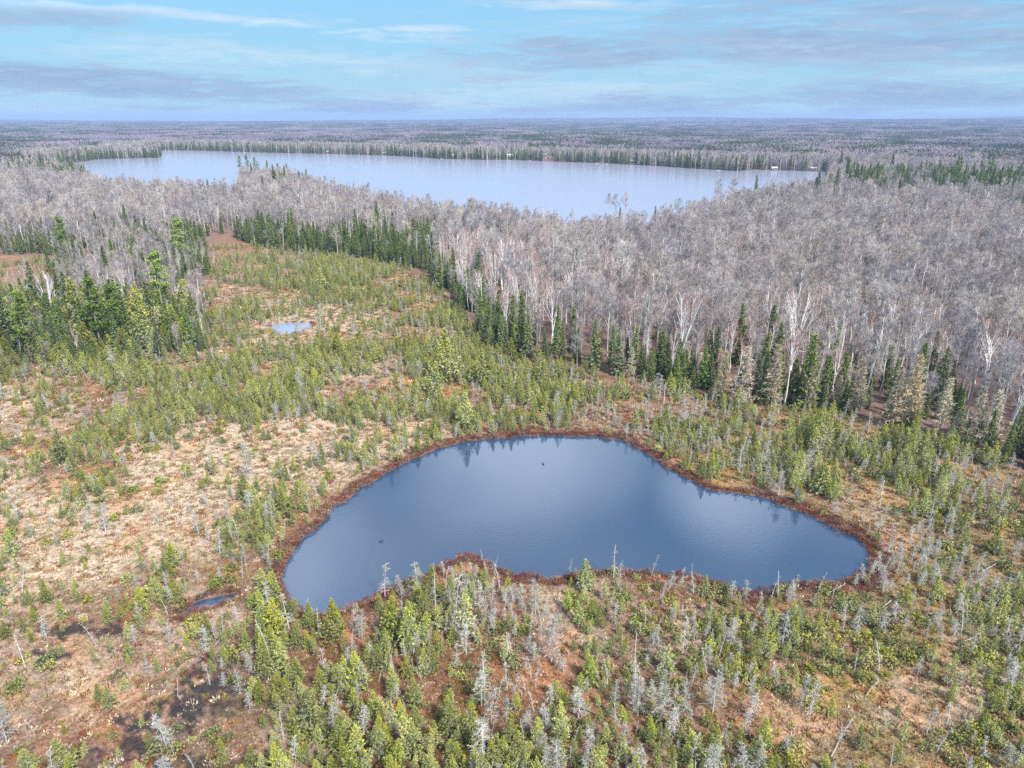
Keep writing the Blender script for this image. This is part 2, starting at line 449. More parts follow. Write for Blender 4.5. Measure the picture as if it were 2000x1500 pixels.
def ground_mat():
    m, nt, b = new_mat('bog_and_forest_floor')
    N, L = nt.nodes, nt.links
    at = N.new('ShaderNodeAttribute'); at.attribute_name = 'col'
    geo = N.new('ShaderNodeNewGeometry')
    def noise(scale, detail=6, rough=0.6, dist=0.0, sx=1.0):
        mp = N.new('ShaderNodeMapping'); mp.inputs['Scale'].default_value = (scale * sx, scale, scale)
        L.new(geo.outputs['Position'], mp.inputs[0])
        n = N.new('ShaderNodeTexNoise'); n.inputs['Scale'].default_value = 1.0
        n.inputs['Detail'].default_value = detail; n.inputs['Roughness'].default_value = rough; n.inputs['Distortion'].default_value = dist
        L.new(mp.outputs[0], n.inputs['Vector'])
        return n.outputs['Fac']
    def mr(src, a, b_, lo, hi):
        n = N.new('ShaderNodeMapRange'); L.new(src, n.inputs[0])
        n.inputs[1].default_value = a; n.inputs[2].default_value = b_; n.inputs[3].default_value = lo; n.inputs[4].default_value = hi
        return n.outputs[0]
    def mix(fac, a, b_, op='MIX'):
        n = N.new('ShaderNodeMix'); n.data_type = 'RGBA'; n.blend_type = op
        if isinstance(fac, float): n.inputs['Factor'].default_value = fac
        else: L.new(fac, n.inputs['Factor'])
        for k, v in (('A', a), ('B', b_)):
            s = [i for i in n.inputs if i.name == k and i.type == 'RGBA'][0]
            if isinstance(v, tuple): s.default_value = (*v, 1)
            else: L.new(v, s)
        return [o for o in n.outputs if o.type == 'RGBA'][0]
    hum = noise(0.42, 5, 0.6, 0.4, 0.55)      # heath hummocks about two metres across
    fine = noise(2.6, 8, 0.7)
    pat = noise(0.07, 4, 0.6)
    russet = mix(mr(pat, 0.4, 0.6, 0.0, 1.0), (0.19, 0.095, 0.065), (0.17, 0.125, 0.05))
    sc_ = N.new('ShaderNodeSeparateColor'); L.new(at.outputs['Color'], sc_.inputs[0])
    dry = mr(sc_.outputs[0], 0.08, 0.2, 0.0, 1.0)
    def by(a, b_):
        n = N.new('ShaderNodeMath'); n.operation = 'MULTIPLY'; L.new(a, n.inputs[0]); L.new(b_, n.inputs[1]); return n.outputs[0]
    c = mix(by(dry, mr(hum, 0.50, 0.66, 0.0, 0.72)), at.outputs['Color'], russet)
    c = mix(by(dry, mr(noise(1.1, 5, 0.65), 0.56, 0.72, 0.0, 0.45)), c, (0.46, 0.36, 0.25))
    c = mix(by(dry, mr(noise(1.6, 6, 0.7), 0.34, 0.43, 0.75, 0.0)), c, (0.075, 0.048, 0.035))
    c = mix(mr(noise(0.16, 5, 0.65), 0.55, 0.68, 0.0, 0.4), c, (0.20, 0.165, 0.06))
    v = N.new('ShaderNodeHueSaturation')
    L.new(mr(fine, 0.28, 0.72, 0.25, 1.65), v.inputs['Value']); L.new(c, v.inputs['Color'])
    L.new(v.outputs[0], b.inputs['Base Color'])
    bp = N.new('ShaderNodeBump'); bp.inputs['Strength'].default_value = 0.9; bp.inputs['Distance'].default_value = 0.35
    ad = N.new('ShaderNodeMath'); ad.operation = 'ADD'
    L.new(hum, ad.inputs[0]); L.new(fine, ad.inputs[1])
    L.new(ad.outputs[0], bp.inputs['Height']); L.new(bp.outputs[0], b.inputs['Normal'])
    return m

def water_mat(name, deep, rough, bump, scale, ring=False, gloss=1.0, ior=1.33):
    m, nt, b = new_mat(name)
    N, L = nt.nodes, nt.links
    b.inputs['Base Color'].default_value = (*deep, 1)
    b.inputs['Roughness'].default_value = rough
    b.inputs['Specular IOR Level'].default_value = 0.5 * gloss
    b.inputs['IOR'].default_value = ior
    geo = N.new('ShaderNodeNewGeometry')
    mp = N.new('ShaderNodeMapping'); mp.inputs['Scale'].default_value = (scale * 0.7, scale * 1.3, scale); mp.inputs['Rotation'].default_value = (0, 0, 0.35)
    L.new(geo.outputs['Position'], mp.inputs[0])
    n = N.new('ShaderNodeTexNoise'); n.inputs['Scale'].default_value = 1.0; n.inputs['Detail'].default_value = 4; n.inputs['Roughness'].default_value = 0.6
    L.new(mp.outputs[0], n.inputs['Vector'])
    # cat's paws: calm and ruffled parts
    n2 = N.new('ShaderNodeTexNoise'); n2.inputs['Scale'].default_value = 0.02 if ring else 0.004; n2.inputs['Detail'].default_value = 3
    L.new(geo.outputs['Position'], n2.inputs['Vector'])
    mr = N.new('ShaderNodeMapRange'); mr.inputs[1].default_value = 0.35; mr.inputs[2].default_value = 0.65; mr.inputs[3].default_value = 0.35; mr.inputs[4].default_value = 1.0
    L.new(n2.outputs['Fac'], mr.inputs[0])
    mul = N.new('ShaderNodeMath'); mul.operation = 'MULTIPLY'; L.new(n.outputs['Fac'], mul.inputs[0]); L.new(mr.outputs[0], mul.inputs[1])
    h = mul.outputs[0]
    if ring:
        for (px_, py_), amp in zip(((744, 1058), (560, 1150)), (0.05, 0.05)):
            cx, cyy = gp(px_, py_)
            sub = N.new('ShaderNodeVectorMath'); sub.operation = 'SUBTRACT'; sub.inputs[1].default_value = (cx, cyy, -0.1)
            L.new(geo.outputs['Position'], sub.inputs[0])
            ln = N.new('ShaderNodeVectorMath'); ln.operation = 'LENGTH'; L.new(sub.outputs[0], ln.inputs[0])
            w = N.new('ShaderNodeMath'); w.operation = 'MULTIPLY'; L.new(ln.outputs['Value'], w.inputs[0]); w.inputs[1].default_value = 7.0
            s_ = N.new('ShaderNodeMath'); s_.operation = 'SINE'; L.new(w.outputs[0], s_.inputs[0])
            fd = N.new('ShaderNodeMapRange'); L.new(ln.outputs['Value'], fd.inputs[0]); fd.inputs[1].default_value = 2; fd.inputs[2].default_value = 22; fd.inputs[3].default_value = amp; fd.inputs[4].default_value = 0
            ma = N.new('ShaderNodeMath'); ma.operation = 'MULTIPLY_ADD'; L.new(s_.outputs[0], ma.inputs[0]); L.new(fd.outputs[0], ma.inputs[1]); L.new(h, ma.inputs[2])
            h = ma.outputs[0]
    bp = N.new('ShaderNodeBump'); bp.inputs['Strength'].default_value = bump; bp.inputs['Distance'].default_value = 0.1
    L.new(h, bp.inputs['Height']); L.new(bp.outputs[0], b.inputs['Normal'])
    return m

M_GROUND = ground_mat()
M_POND = water_mat('pond_water', (0.028, 0.055, 0.105), 0.03, 0.13, 2.2, True, 1.0, 1.62)
M_TARN = water_mat('still_water', (0.22, 0.25, 0.32), 0.03, 0.01, 2.2, False, 1.0, 2.1)
M_LAKE = water_mat('lake_water', (0.28, 0.29, 0.39), 0.16, 0.12, 0.5, False, 1.0, 1.45)

# ------------------------------------------------------------------ mesh helpers
def mesh_from(name, V, Fq, mats, colr=None, fmat=None, smooth=False, ngon=None):
    """V (n,3), Fq (m,k) faces; colr (n,3) point colours"""
    me = bpy.data.meshes.new(name)
    V = np.asarray(V, np.float32); Fq = np.asarray(Fq, np.int32)
    k = Fq.shape[1]
    me.vertices.add(len(V)); me.vertices.foreach_set('co', V.ravel())
    me.loops.add(Fq.size); me.loops.foreach_set('vertex_index', Fq.ravel())
    me.polygons.add(len(Fq)); me.polygons.foreach_set('loop_start', np.arange(0, Fq.size, k, dtype=np.int32))
    for mt in mats: me.materials.append(mt)
    if fmat is not None: me.polygons.foreach_set('material_index', np.asarray(fmat, np.int32))
    me.update(calc_edges=True)
    if smooth: me.polygons.foreach_set('use_smooth', np.ones(len(Fq), bool))
    if colr is not None:
        ca = me.attributes.new('col', 'FLOAT_COLOR', 'POINT')
        c4 = np.ones((len(V), 4), np.float32); c4[:, :3] = colr
        ca.data.foreach_set('color', c4.ravel())
    return me

def link(name, data, parent=None, **kw):
    o = bpy.data.objects.new(name, data); COL.objects.link(o)
    if parent: o.parent = parent
    for k, v in kw.items(): o[k] = v
    return o

class TM:
    """triangle soup with colours"""
    def __init__(s): s.V = []; s.F = []; s.C = []; s.n = 0
    def add(s, V, Fc, C):
        V = np.asarray(V, float); Fc = np.asarray(Fc, int)
        C = np.broadcast_to(np.asarray(C, float), V.shape)
        s.V.append(V); s.F.append(Fc + s.n); s.C.append(C); s.n += len(V)
    def tube(s, pts, rad, col, n=4):
        pts = np.asarray(pts, float); k = len(pts); ang = np.arange(n) * 2 * math.pi / n
        V = []
        for i in range(k):
            t = pts[min(i + 1, k - 1)] - pts[max(i - 1, 0)]; t = t / (np.linalg.norm(t) + 1e-9)
            a_ = np.cross(t, [0.31, 0.95, 0.05]); a_ /= np.linalg.norm(a_) + 1e-9
            b_ = np.cross(t, a_)
            V.append(pts[i] + rad[i] * (np.cos(ang)[:, None] * a_ + np.sin(ang)[:, None] * b_))
        V = np.concatenate(V); T = []
        for i in range(k - 1):
            for j in range(n):
                q0 = i * n + j; q1 = i * n + (j + 1) % n
                T += [(q0, q1, q1 + n), (q0, q1 + n, q0 + n)]
        s.add(V, T, col)
    def sliver(s, P, Dr, Ln, W, col, r):
        """thin pointed triangles from P along Dr"""
        m = len(P); Dr = Dr / (np.linalg.norm(Dr, axis=1, keepdims=True) + 1e-9)
        rv = r.normal(size=(m, 3)); w = np.cross(Dr, rv); w /= np.linalg.norm(w, axis=1, keepdims=True) + 1e-9
        W = np.broadcast_to(W, (m,))[:, None]; Ln = np.broadcast_to(Ln, (m,))[:, None]
        V = np.stack([P - w * W / 2, P + w * W / 2, P + Dr * Ln], 1).reshape(-1, 3)
        s.add(V, np.arange(3 * m).reshape(-1, 3), np.repeat(np.broadcast_to(col, (m, 3)), 3, 0))
    def leaf(s, P, size, col, r, flat=0.0, out=None):
        """small leaf-clump triangles about P"""
        m = len(P); size = np.broadcast_to(size, (m,))[:, None]
        A = r.normal(size=(m, 3)); 
        if out is not None: A = A * 0.6 + out
        A[:, 2] *= (1 - flat); A /= np.linalg.norm(A, axis=1, keepdims=True) + 1e-9
        B = np.cross(A, r.normal(size=(m, 3))); B[:, 2] *= (1 - flat); B /= np.linalg.norm(B, axis=1, keepdims=True) + 1e-9
        V = np.stack([P - B * size * 0.5 - A * size * 0.3, P + B * size * 0.5 - A * size * 0.3, P + A * size * 0.8], 1).reshape(-1, 3)
        s.add(V, np.arange(3 * m).reshape(-1, 3), np.repeat(np.broadcast_to(col, (m, 3)), 3, 0))
    def arrays(s): return np.concatenate(s.V), np.concatenate(s.F), np.concatenate(s.C)
    def mesh(s, name, mat):
        V, Fc, C = s.arrays()
        return mesh_from(name, V, Fc, [mat], C)

def jitter(col, n, r, v=0.25, h=0.06):
    c = np.asarray(col)[None] * (1 + v * r.uniform(-1, 1, (n, 1))) * (1 + h * r.uniform(-1, 1, (n, 3)))
    return np.clip(c, 0, 1)

# ------------------------------------------------------------------ plants: each returns {part: TM}
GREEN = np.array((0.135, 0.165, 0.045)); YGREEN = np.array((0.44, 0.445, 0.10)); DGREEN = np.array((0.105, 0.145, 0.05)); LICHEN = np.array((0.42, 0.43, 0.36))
GREYW = np.array((0.45, 0.44, 0.42)); GREYB = np.array((0.30, 0.28, 0.26))

def conifer(r, H, rad, nbr, per, leafs, cols, z0=0.12, p=0.85, droop=0.15, dead=0.2, top=0.35, flat=0.3, club=0.0, gap=0.0, trunkc=GREYB, tr=0.06, lean=0.06):
    tr_ = TM(); cr = TM()
    base, tipc, grey = cols
    k = 6; zs = np.linspace(0, 1, k); lx, ly = r.normal(0, lean, 2)
    pts = np.stack([lx * H * zs ** 2, ly * H * zs ** 2, H * zs], 1)
    tr_.tube(pts, tr * (1 - 0.9 * zs) + 0.008, trunkc, 4)
    z = z0 + (1 - z0) * (np.arange(nbr) + r.uniform(0, 1, nbr)) / nbr
    az = r.uniform(0, 2 * math.pi) + np.arange(nbr) * 2.4 + r.normal(0, 0.3, nbr)
    sec = 1 + 0.22 * np.sin(az * 1 + r.uniform(0, 6)) + 0.1 * np.sin(az * 3)
    L = rad * np.clip((1 - z), 0, 1) ** p * sec * r.uniform(0.7, 1.12, nbr) + 0.03 * rad
    L *= np.where(z < z0 + 0.15, 0.75, 1)
    if club: L = np.where(z > 0.8, np.maximum(L, rad * club), L)
    if gap:
        L *= np.where(r.uniform(0, 1, nbr) < gap, 0.35, 1)
    tt = r.uniform(0.15, 1, (nbr, per)) ** 0.7
    cx = np.cos(az)[:, None] * L[:, None] * tt; cyy = np.sin(az)[:, None] * L[:, None] * tt
    cz = (z * H)[:, None] - droop * L[:, None] * tt + 0.10 * L[:, None] * tt ** 3 * 2
    P = np.stack([cx + (lx * H * z ** 2)[:, None], cyy + (ly * H * z ** 2)[:, None], cz], -1).reshape(-1, 3)
    P += r.normal(0, leafs * 0.35, P.shape)
    zz = np.repeat(z, per); t2 = tt.ravel()
    dprob = dead * np.clip(1.25 - zz * 1.3, 0, 1) * (0.5 + (1 - t2))
    isd = r.uniform(0, 1, len(P)) < dprob
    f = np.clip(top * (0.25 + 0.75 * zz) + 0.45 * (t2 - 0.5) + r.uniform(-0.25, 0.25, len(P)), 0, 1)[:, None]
    c = base * (1 - f) + tipc * f  # inner needles older and darker, deepened further for shade inside the crown
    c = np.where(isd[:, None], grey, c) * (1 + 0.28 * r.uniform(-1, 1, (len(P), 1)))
    outv = np.stack([np.repeat(np.cos(az), per), np.repeat(np.sin(az), per), np.full(len(P), 0.25)], -1) * 0.8
    sz = leafs * (0.5 + 0.7 * (1 - zz)) * r.uniform(0.7, 1.3, len(P))
    g = ~isd
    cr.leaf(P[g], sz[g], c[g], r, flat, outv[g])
    if isd.any():
        cr.sliver(P[isd], outv[isd] + r.normal(0, 0.6, (isd.sum(), 3)), sz[isd] * 2.2, sz[isd] * 0.28, c[isd], r)
    # leader
    cr.leaf(pts[-1][None] - [[0, 0, 0.04 * H]] * np.linspace(0, 1, 5)[:, None], leafs * 0.8, tipc, r, 0, np.array([[0, 0, 1.5]] * 5))
    return {'trunk': tr_, 'crown': cr}

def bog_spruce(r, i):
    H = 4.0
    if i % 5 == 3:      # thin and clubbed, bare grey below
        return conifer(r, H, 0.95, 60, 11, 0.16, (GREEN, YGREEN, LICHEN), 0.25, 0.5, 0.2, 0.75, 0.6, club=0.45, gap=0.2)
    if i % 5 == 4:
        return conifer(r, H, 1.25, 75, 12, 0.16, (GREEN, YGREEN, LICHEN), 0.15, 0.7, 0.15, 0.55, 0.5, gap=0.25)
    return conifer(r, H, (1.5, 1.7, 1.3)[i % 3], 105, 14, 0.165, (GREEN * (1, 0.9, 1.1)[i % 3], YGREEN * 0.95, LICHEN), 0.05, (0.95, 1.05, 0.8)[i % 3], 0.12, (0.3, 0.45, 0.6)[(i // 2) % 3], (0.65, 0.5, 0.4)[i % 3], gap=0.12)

def dark_fir(r, i):
    H = 14.0
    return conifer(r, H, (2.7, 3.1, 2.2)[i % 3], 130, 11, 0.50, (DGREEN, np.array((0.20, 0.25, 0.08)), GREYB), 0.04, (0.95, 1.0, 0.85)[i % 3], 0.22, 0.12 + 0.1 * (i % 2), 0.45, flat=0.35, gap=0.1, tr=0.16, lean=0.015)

def larch(r, i):
    H = 9.0
    TAN = np.array((0.50, 0.42, 0.30)); t = TM(); c = TM()
    z0 = 0.12; n = 170
    zs = np.linspace(0, 1, 6); t.tube(np.stack([0 * zs, 0 * zs, H * zs], 1), 0.09 * (1 - 0.92 * zs) + 0.008, (0.30, 0.27, 0.24), 4)
    z = z0 + (1 - z0) * (np.arange(n) + r.uniform(0, 1, n)) / n; az = r.uniform(0, 6.28, n)
    L = 2.2 * (1 - z) ** 0.9 * r.uniform(0.6, 1.1, n) + 0.1
    D = np.stack([np.cos(az), np.sin(az), np.full(n, 0.12)], 1)
    P0 = np.stack([0 * z, 0 * z, z * H], 1)
    c.sliver(P0, D, L, 0.07, jitter(TAN * 0.85, n, r), r)
    per = 9; tt = r.uniform(0.15, 1, (n, per))
    P = (P0[:, None] + D[:, None] * (L[:, None] * tt)[..., None]).reshape(-1, 3)
    m = len(P)
    c.sliver(P, np.repeat(D, per, 0) * 0.6 + r.normal(0, 0.5, (m, 3)), r.uniform(0.35, 0.7, m), 0.08, jitter(TAN, m, r, 0.25), r)
    return {'trunk': t, 'branches': c}

def snag(r, i):
    """dead, lichen-grey little spruce"""
    H = 4.0; t = TM(); c = TM()
    zs = np.linspace(0, 1, 6); lx, ly = r.normal(0, 0.10, 2)
    pts = np.stack([lx * H * zs ** 1.5, ly * H * zs ** 1.5, H * zs], 1)
    t.tube(pts, 0.055 * (1 - 0.8 * zs) + 0.01, (0.52, 0.50, 0.48), 4)
    n = (60, 42, 24, 70)[i % 4]; z = r.uniform(0.12, 0.98, n); az = r.uniform(0, 6.28, n)
    L = (1.15, 0.95, 0.5, 1.3)[i % 4] * (1.1 - z) ** 0.6 * r.uniform(0.4, 1.1, n)
    D = np.stack([np.cos(az), np.sin(az), r.normal(0.0, 0.25, n)], 1)
    P0 = np.stack([lx * H * z ** 1.5, ly * H * z ** 1.5, z * H], 1)
    c.sliver(P0, D, L, 0.04, jitter(GREYW, n, r, 0.2), r)
    per = (9, 7, 3, 10)[i % 4]; tt = r.uniform(0.25, 1, (n, per))
    P = (P0[:, None] + D[:, None] * (L[:, None] * tt)[..., None]).reshape(-1, 3); m = len(P)
    c.sliver(P, np.repeat(D, per, 0) * 0.5 + r.normal(0, 0.6, (m, 3)), r.uniform(0.15, 0.42, m), 0.038, jitter(np.array((0.40, 0.39, 0.35)), m, r, 0.3), r)
    return {'trunk': t, 'branches': c}

def limb_tree(r, H, trunk_r, nl, fork, spread, twc, bark, twigs, tw_len, tw_w, crown_z=0.35, stems=1, ascend=1.0, limb=0.42):
    """leafless broadleaf: trunk, limbs and branches, then a haze of twigs"""
    t = TM(); c = TM(); ends = []
    for s_ in range(stems):
        sa = r.uniform(0, 6.28); sl = 0.0 if stems == 1 else r.uniform(0.06, 0.16)
        k = 7; zs = np.linspace(0, 1, k)
        wob = np.cumsum(r.normal(0, 0.012, (k, 2)), 0) * H
        pts = np.stack([math.cos(sa) * sl * H * zs + wob[:, 0], math.sin(sa) * sl * H * zs + wob[:, 1], H * 0.93 * zs], 1)
        t.tube(pts, trunk_r * (1 - 0.85 * zs) + 0.02, bark, 5)
        for j in range(nl):
            zt = crown_z + (0.95 - crown_z) * (j + r.uniform(0, 1)) / nl
            i0 = zt * (k - 1); a0 = int(min(i0, k - 2)); P0 = pts[a0] + (pts[a0 + 1] - pts[a0]) * (i0 - a0)
            az = r.uniform(0, 6.28) if stems == 1 else sa + r.normal(0, 1.2)
            Lm = spread * (1.05 - 0.65 * (zt - crown_z) / (1 - crown_z)) * r.uniform(0.75, 1.15)
            up = ascend * r.uniform(0.8, 1.5)
            D = np.array([math.cos(az), math.sin(az), up]); D /= np.linalg.norm(D)
            q = np.linspace(0, 1, 4)[:, None]
            lp = P0 + D * Lm * 1.35 * q + np.array([0, 0, 0.18 * Lm]) * q ** 2 + np.cumsum(r.normal(0, 0.04 * Lm, (4, 3)), 0) * q
            rl = trunk_r * limb * (1 - 0.5 * zt)
            t.tube(lp, rl * (1 - 0.75 * q[:, 0]) + 0.012, bark, 3)
            for b_ in range(fork):
                u = r.uniform(0.3, 0.95) * 3; a1 = int(min(u, 2)); Q0 = lp[a1] + (lp[a1 + 1] - lp[a1]) * (u - a1)
                D2 = D + r.normal(0, 0.5, 3); D2 /= np.linalg.norm(D2); L2 = Lm * r.uniform(0.3, 0.6)
                t.sliver(Q0[None], D2[None], L2, rl * 0.9, np.asarray(bark)[None], r)
                ends.append((Q0, D2, L2))
            ends.append((lp[1], D, Lm))
    E0 = np.array([e_[0] for e_ in ends]); ED = np.array([e_[1] for e_ in ends]); EL = np.array([e_[2] for e_ in ends])
    idx = r.integers(0, len(ends), twigs); u = r.uniform(0.2, 1.05, twigs)
    P = E0[idx] + ED[idx] * (EL[idx] * u)[:, None] + r.normal(0, 0.22, (twigs, 3)) * (spread * 0.25)
    D = ED[idx] * 0.7 + r.normal(0, 0.55, (twigs, 3)); D[:, 2] += 0.25
    c.sliver(P, D, tw_len * r.uniform(0.5, 1.2, twigs), tw_w, jitter(twc, twigs, r, 0.18, 0.03), r)
    return {'trunk': t, 'twigs': c}

def hardwood(r, i):
    bark = (np.array((0.46, 0.43, 0.40)), np.array((0.32, 0.30, 0.28)), np.array((0.66, 0.64, 0.60)))[i % 3]
    tw = (np.array((0.395, 0.375, 0.38)), np.array((0.305, 0.285, 0.30)), np.array((0.435, 0.41, 0.385)), np.array((0.39, 0.335, 0.34)))[i % 4]
    if i % 3 == 2:   # slim aspen
        return limb_tree(r, 16.5, 0.2, 16, 3, 2.2, tw, bark, 1000, 1.2, 0.042, 0.4, 1, 1.6)
    return limb_tree(r, 15.5, 0.24, 15, 4, (3.4, 2.9)[i % 2], tw, bark, 1350, 1.3, 0.042, 0.38, 1, 1.1)

def birch(r, i):
    bark = np.array((0.74, 0.72, 0.71))
    return limb_tree(r, 16.0, 0.165, 13, 3, (3.4, 3.8, 2.6)[i % 3], (0.42, 0.25, 0.22), bark, 420, 1.1, 0.05, 0.34, (1, 2, 1, 3)[i % 4], 2.1, limb=0.55)

def pine(r, i):
    """tall white pine: flat tufted plates on upswept limbs"""
    H = 19.0; t = TM(); c = TM()
    zs = np.linspace(0, 1, 6); t.tube(np.stack([0 * zs, 0 * zs, H * 0.97 * zs], 1), 0.26 * (1 - 0.85 * zs) + 0.02, (0.27, 0.23, 0.20), 5)
    n = 36
    for j in range(n):
        z = 0.32 + 0.66 * (j + r.uniform(0, 1)) / n; az = r.uniform(0, 6.28)
        L = (3.9 * (1.04 - z) ** 0.5) * r.uniform(0.5, 1.15) * (0.75 if z < 0.45 else 1)
        D = np.array([math.cos(az), math.sin(az), 0.22]); P0 = np.array([0, 0, z * H])
        t.sliver(P0[None], D[None], L, 0.14, np.array((0.27, 0.23, 0.2))[None], r)
        m = 40; u = r.uniform(0.3, 1.05, m)[:, None]
        P = P0 + D * L * u + r.normal(0, 1, (m, 3)) * (0.5, 0.5, 0.16)
        c.leaf(P, 0.45, jitter((0.15, 0.215, 0.05) if i % 2 else (0.23, 0.29, 0.06), m, r, 0.3), r, 0.55)
    c.leaf(np.stack([r.normal(0, 0.3, 30), r.normal(0, 0.3, 30), H * r.uniform(0.93, 1.0, 30)], 1), 0.45, jitter((0.2, 0.27, 0.06), 30, r, 0.3), r, 0.3)
    return {'trunk': t, 'crown': c}

def shrub(r, i):
    c = TM(); n = 150; th = r.uniform(0, 6.28, n); u = r.uniform(0, 1, n) ** 0.5; h = np.sqrt(np.clip(1 - u * u, 0, 1))
    P = np.stack([np.cos(th) * u * 0.75, np.sin(th) * u * 0.65, 0.08 + 0.75 * h * r.uniform(0.5, 1, n)], 1)
    P[:, 2] *= 1 + 0.35 * np.sin(th * 2 + i) ; P += r.normal(0, 0.07, P.shape)
    base = (np.array((0.20, 0.215, 0.065)), np.array((0.29, 0.29, 0.085)), np.array((0.175, 0.185, 0.075)))[i % 3]
    c.leaf(P, 0.17, jitter(base, n, r, 0.35, 0.08), r, 0.1, np.stack([P[:, 0], P[:, 1], 0 * P[:, 0] + 0.5], 1))
    return {'leaves': c}

def tuft(r, i):
    """low clump of heath or sedge"""
    c = TM(); n = 26
    col = (np.array((0.20, 0.10, 0.06)), np.array((0.50, 0.40, 0.28)), np.array((0.26, 0.13, 0.06)), np.array((0.20, 0.18, 0.055)), np.array((0.34, 0.25, 0.18)))[i % 5]
    a_ = r.uniform(0, 6.28, n); u = r.uniform(0, 1, n) ** 0.6
    P = np.stack([np.cos(a_) * u * 0.38, np.sin(a_) * u * 0.38, 0 * u - 0.03], 1)
    D = np.stack([np.cos(a_) * u * 0.9, np.sin(a_) * u * 0.9, 1 + 0 * u], 1)
    c.sliver(P, D, r.uniform(0.15, 0.38, n), 0.16, jitter(col, n, r, 0.35), r)
    return {'clump': c}

def heath(r, i):
    """bushy leatherleaf, deep red-brown"""
    c = TM(); n = 90
    a_ = r.uniform(0, 6.28, n); u = r.uniform(0, 1, n) ** 0.5
    P = np.stack([np.cos(a_) * u * 0.6, np.sin(a_) * u * 0.6, r.uniform(0.0, 0.45, n) * (1.1 - u)], 1)
    D = np.stack([np.cos(a_) * u, np.sin(a_) * u, 0.9 + 0 * u], 1) + r.normal(0, 0.3, (n, 3))
    c.sliver(P, D, r.uniform(0.15, 0.35, n), 0.07, jitter((0.17, 0.075, 0.06) if i % 3 else (0.26, 0.14, 0.10), n, r, 0.4), r)
    return {'clump': c}

# ------------------------------------------------------------------ kinds
KINDS = {
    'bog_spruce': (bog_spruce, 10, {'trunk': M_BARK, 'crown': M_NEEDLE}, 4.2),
    'dead_spruce': (snag, 8, {'trunk': M_BARK, 'branches': M_TWIG}, 4.0),
    'fir_tree': (dark_fir, 6, {'trunk': M_BARK, 'crown': M_DARKNEEDLE}, 14.0),
    'larch_tree': (larch, 5, {'trunk': M_BARK, 'branches': M_TWIG}, 9.0),
    'birch_tree': (birch, 8, {'trunk': M_BARK, 'twigs': M_TWIG}, 16.0),
    'hardwood_tree': (hardwood, 12, {'trunk': M_BARK, 'twigs': M_HARD}, 16.0),
    'pine_tree': (pine, 4, {'trunk': M_BARK, 'crown': M_NEEDLE}, 19.0),
    'bog_shrub': (shrub, 6, {'leaves': M_SHRUB}, 0.8),
    'tuft': (tuft, 10, {'clump': M_TUFT}, 0.35),
    'heath': (heath, 6, {'clump': M_TUFT}, 0.6),
}
PROTO = {}   # kind -> list of ({part: mesh}, joined mesh)
for ki, (kname, (fn, nv, mats, _)) in enumerate(KINDS.items()):
    lst = []
    for i in range(nv):
        r = np.random.default_rng(1000 * ki + i)
        parts = fn(r, i)
        pm = {p: tm.mesh(kname + '_' + p, mats[p]) for p, tm in parts.items()}
        Vs, Fs, Cs, Ms, n0 = [], [], [], [], 0
        for j, (p, tm) in enumerate(parts.items()):
            V, Fc, C = tm.arrays()
            Vs.append(V); Fs.append(Fc + n0); Cs.append(C); Ms.append(np.full(len(Fc), j)); n0 += len(V)
        jm = mesh_from(kname + '_whole', np.concatenate(Vs), np.concatenate(Fs), [mats[p] for p in parts], np.concatenate(Cs), np.concatenate(Ms))
        lst.append((pm, jm))
    PROTO[kname] = lst

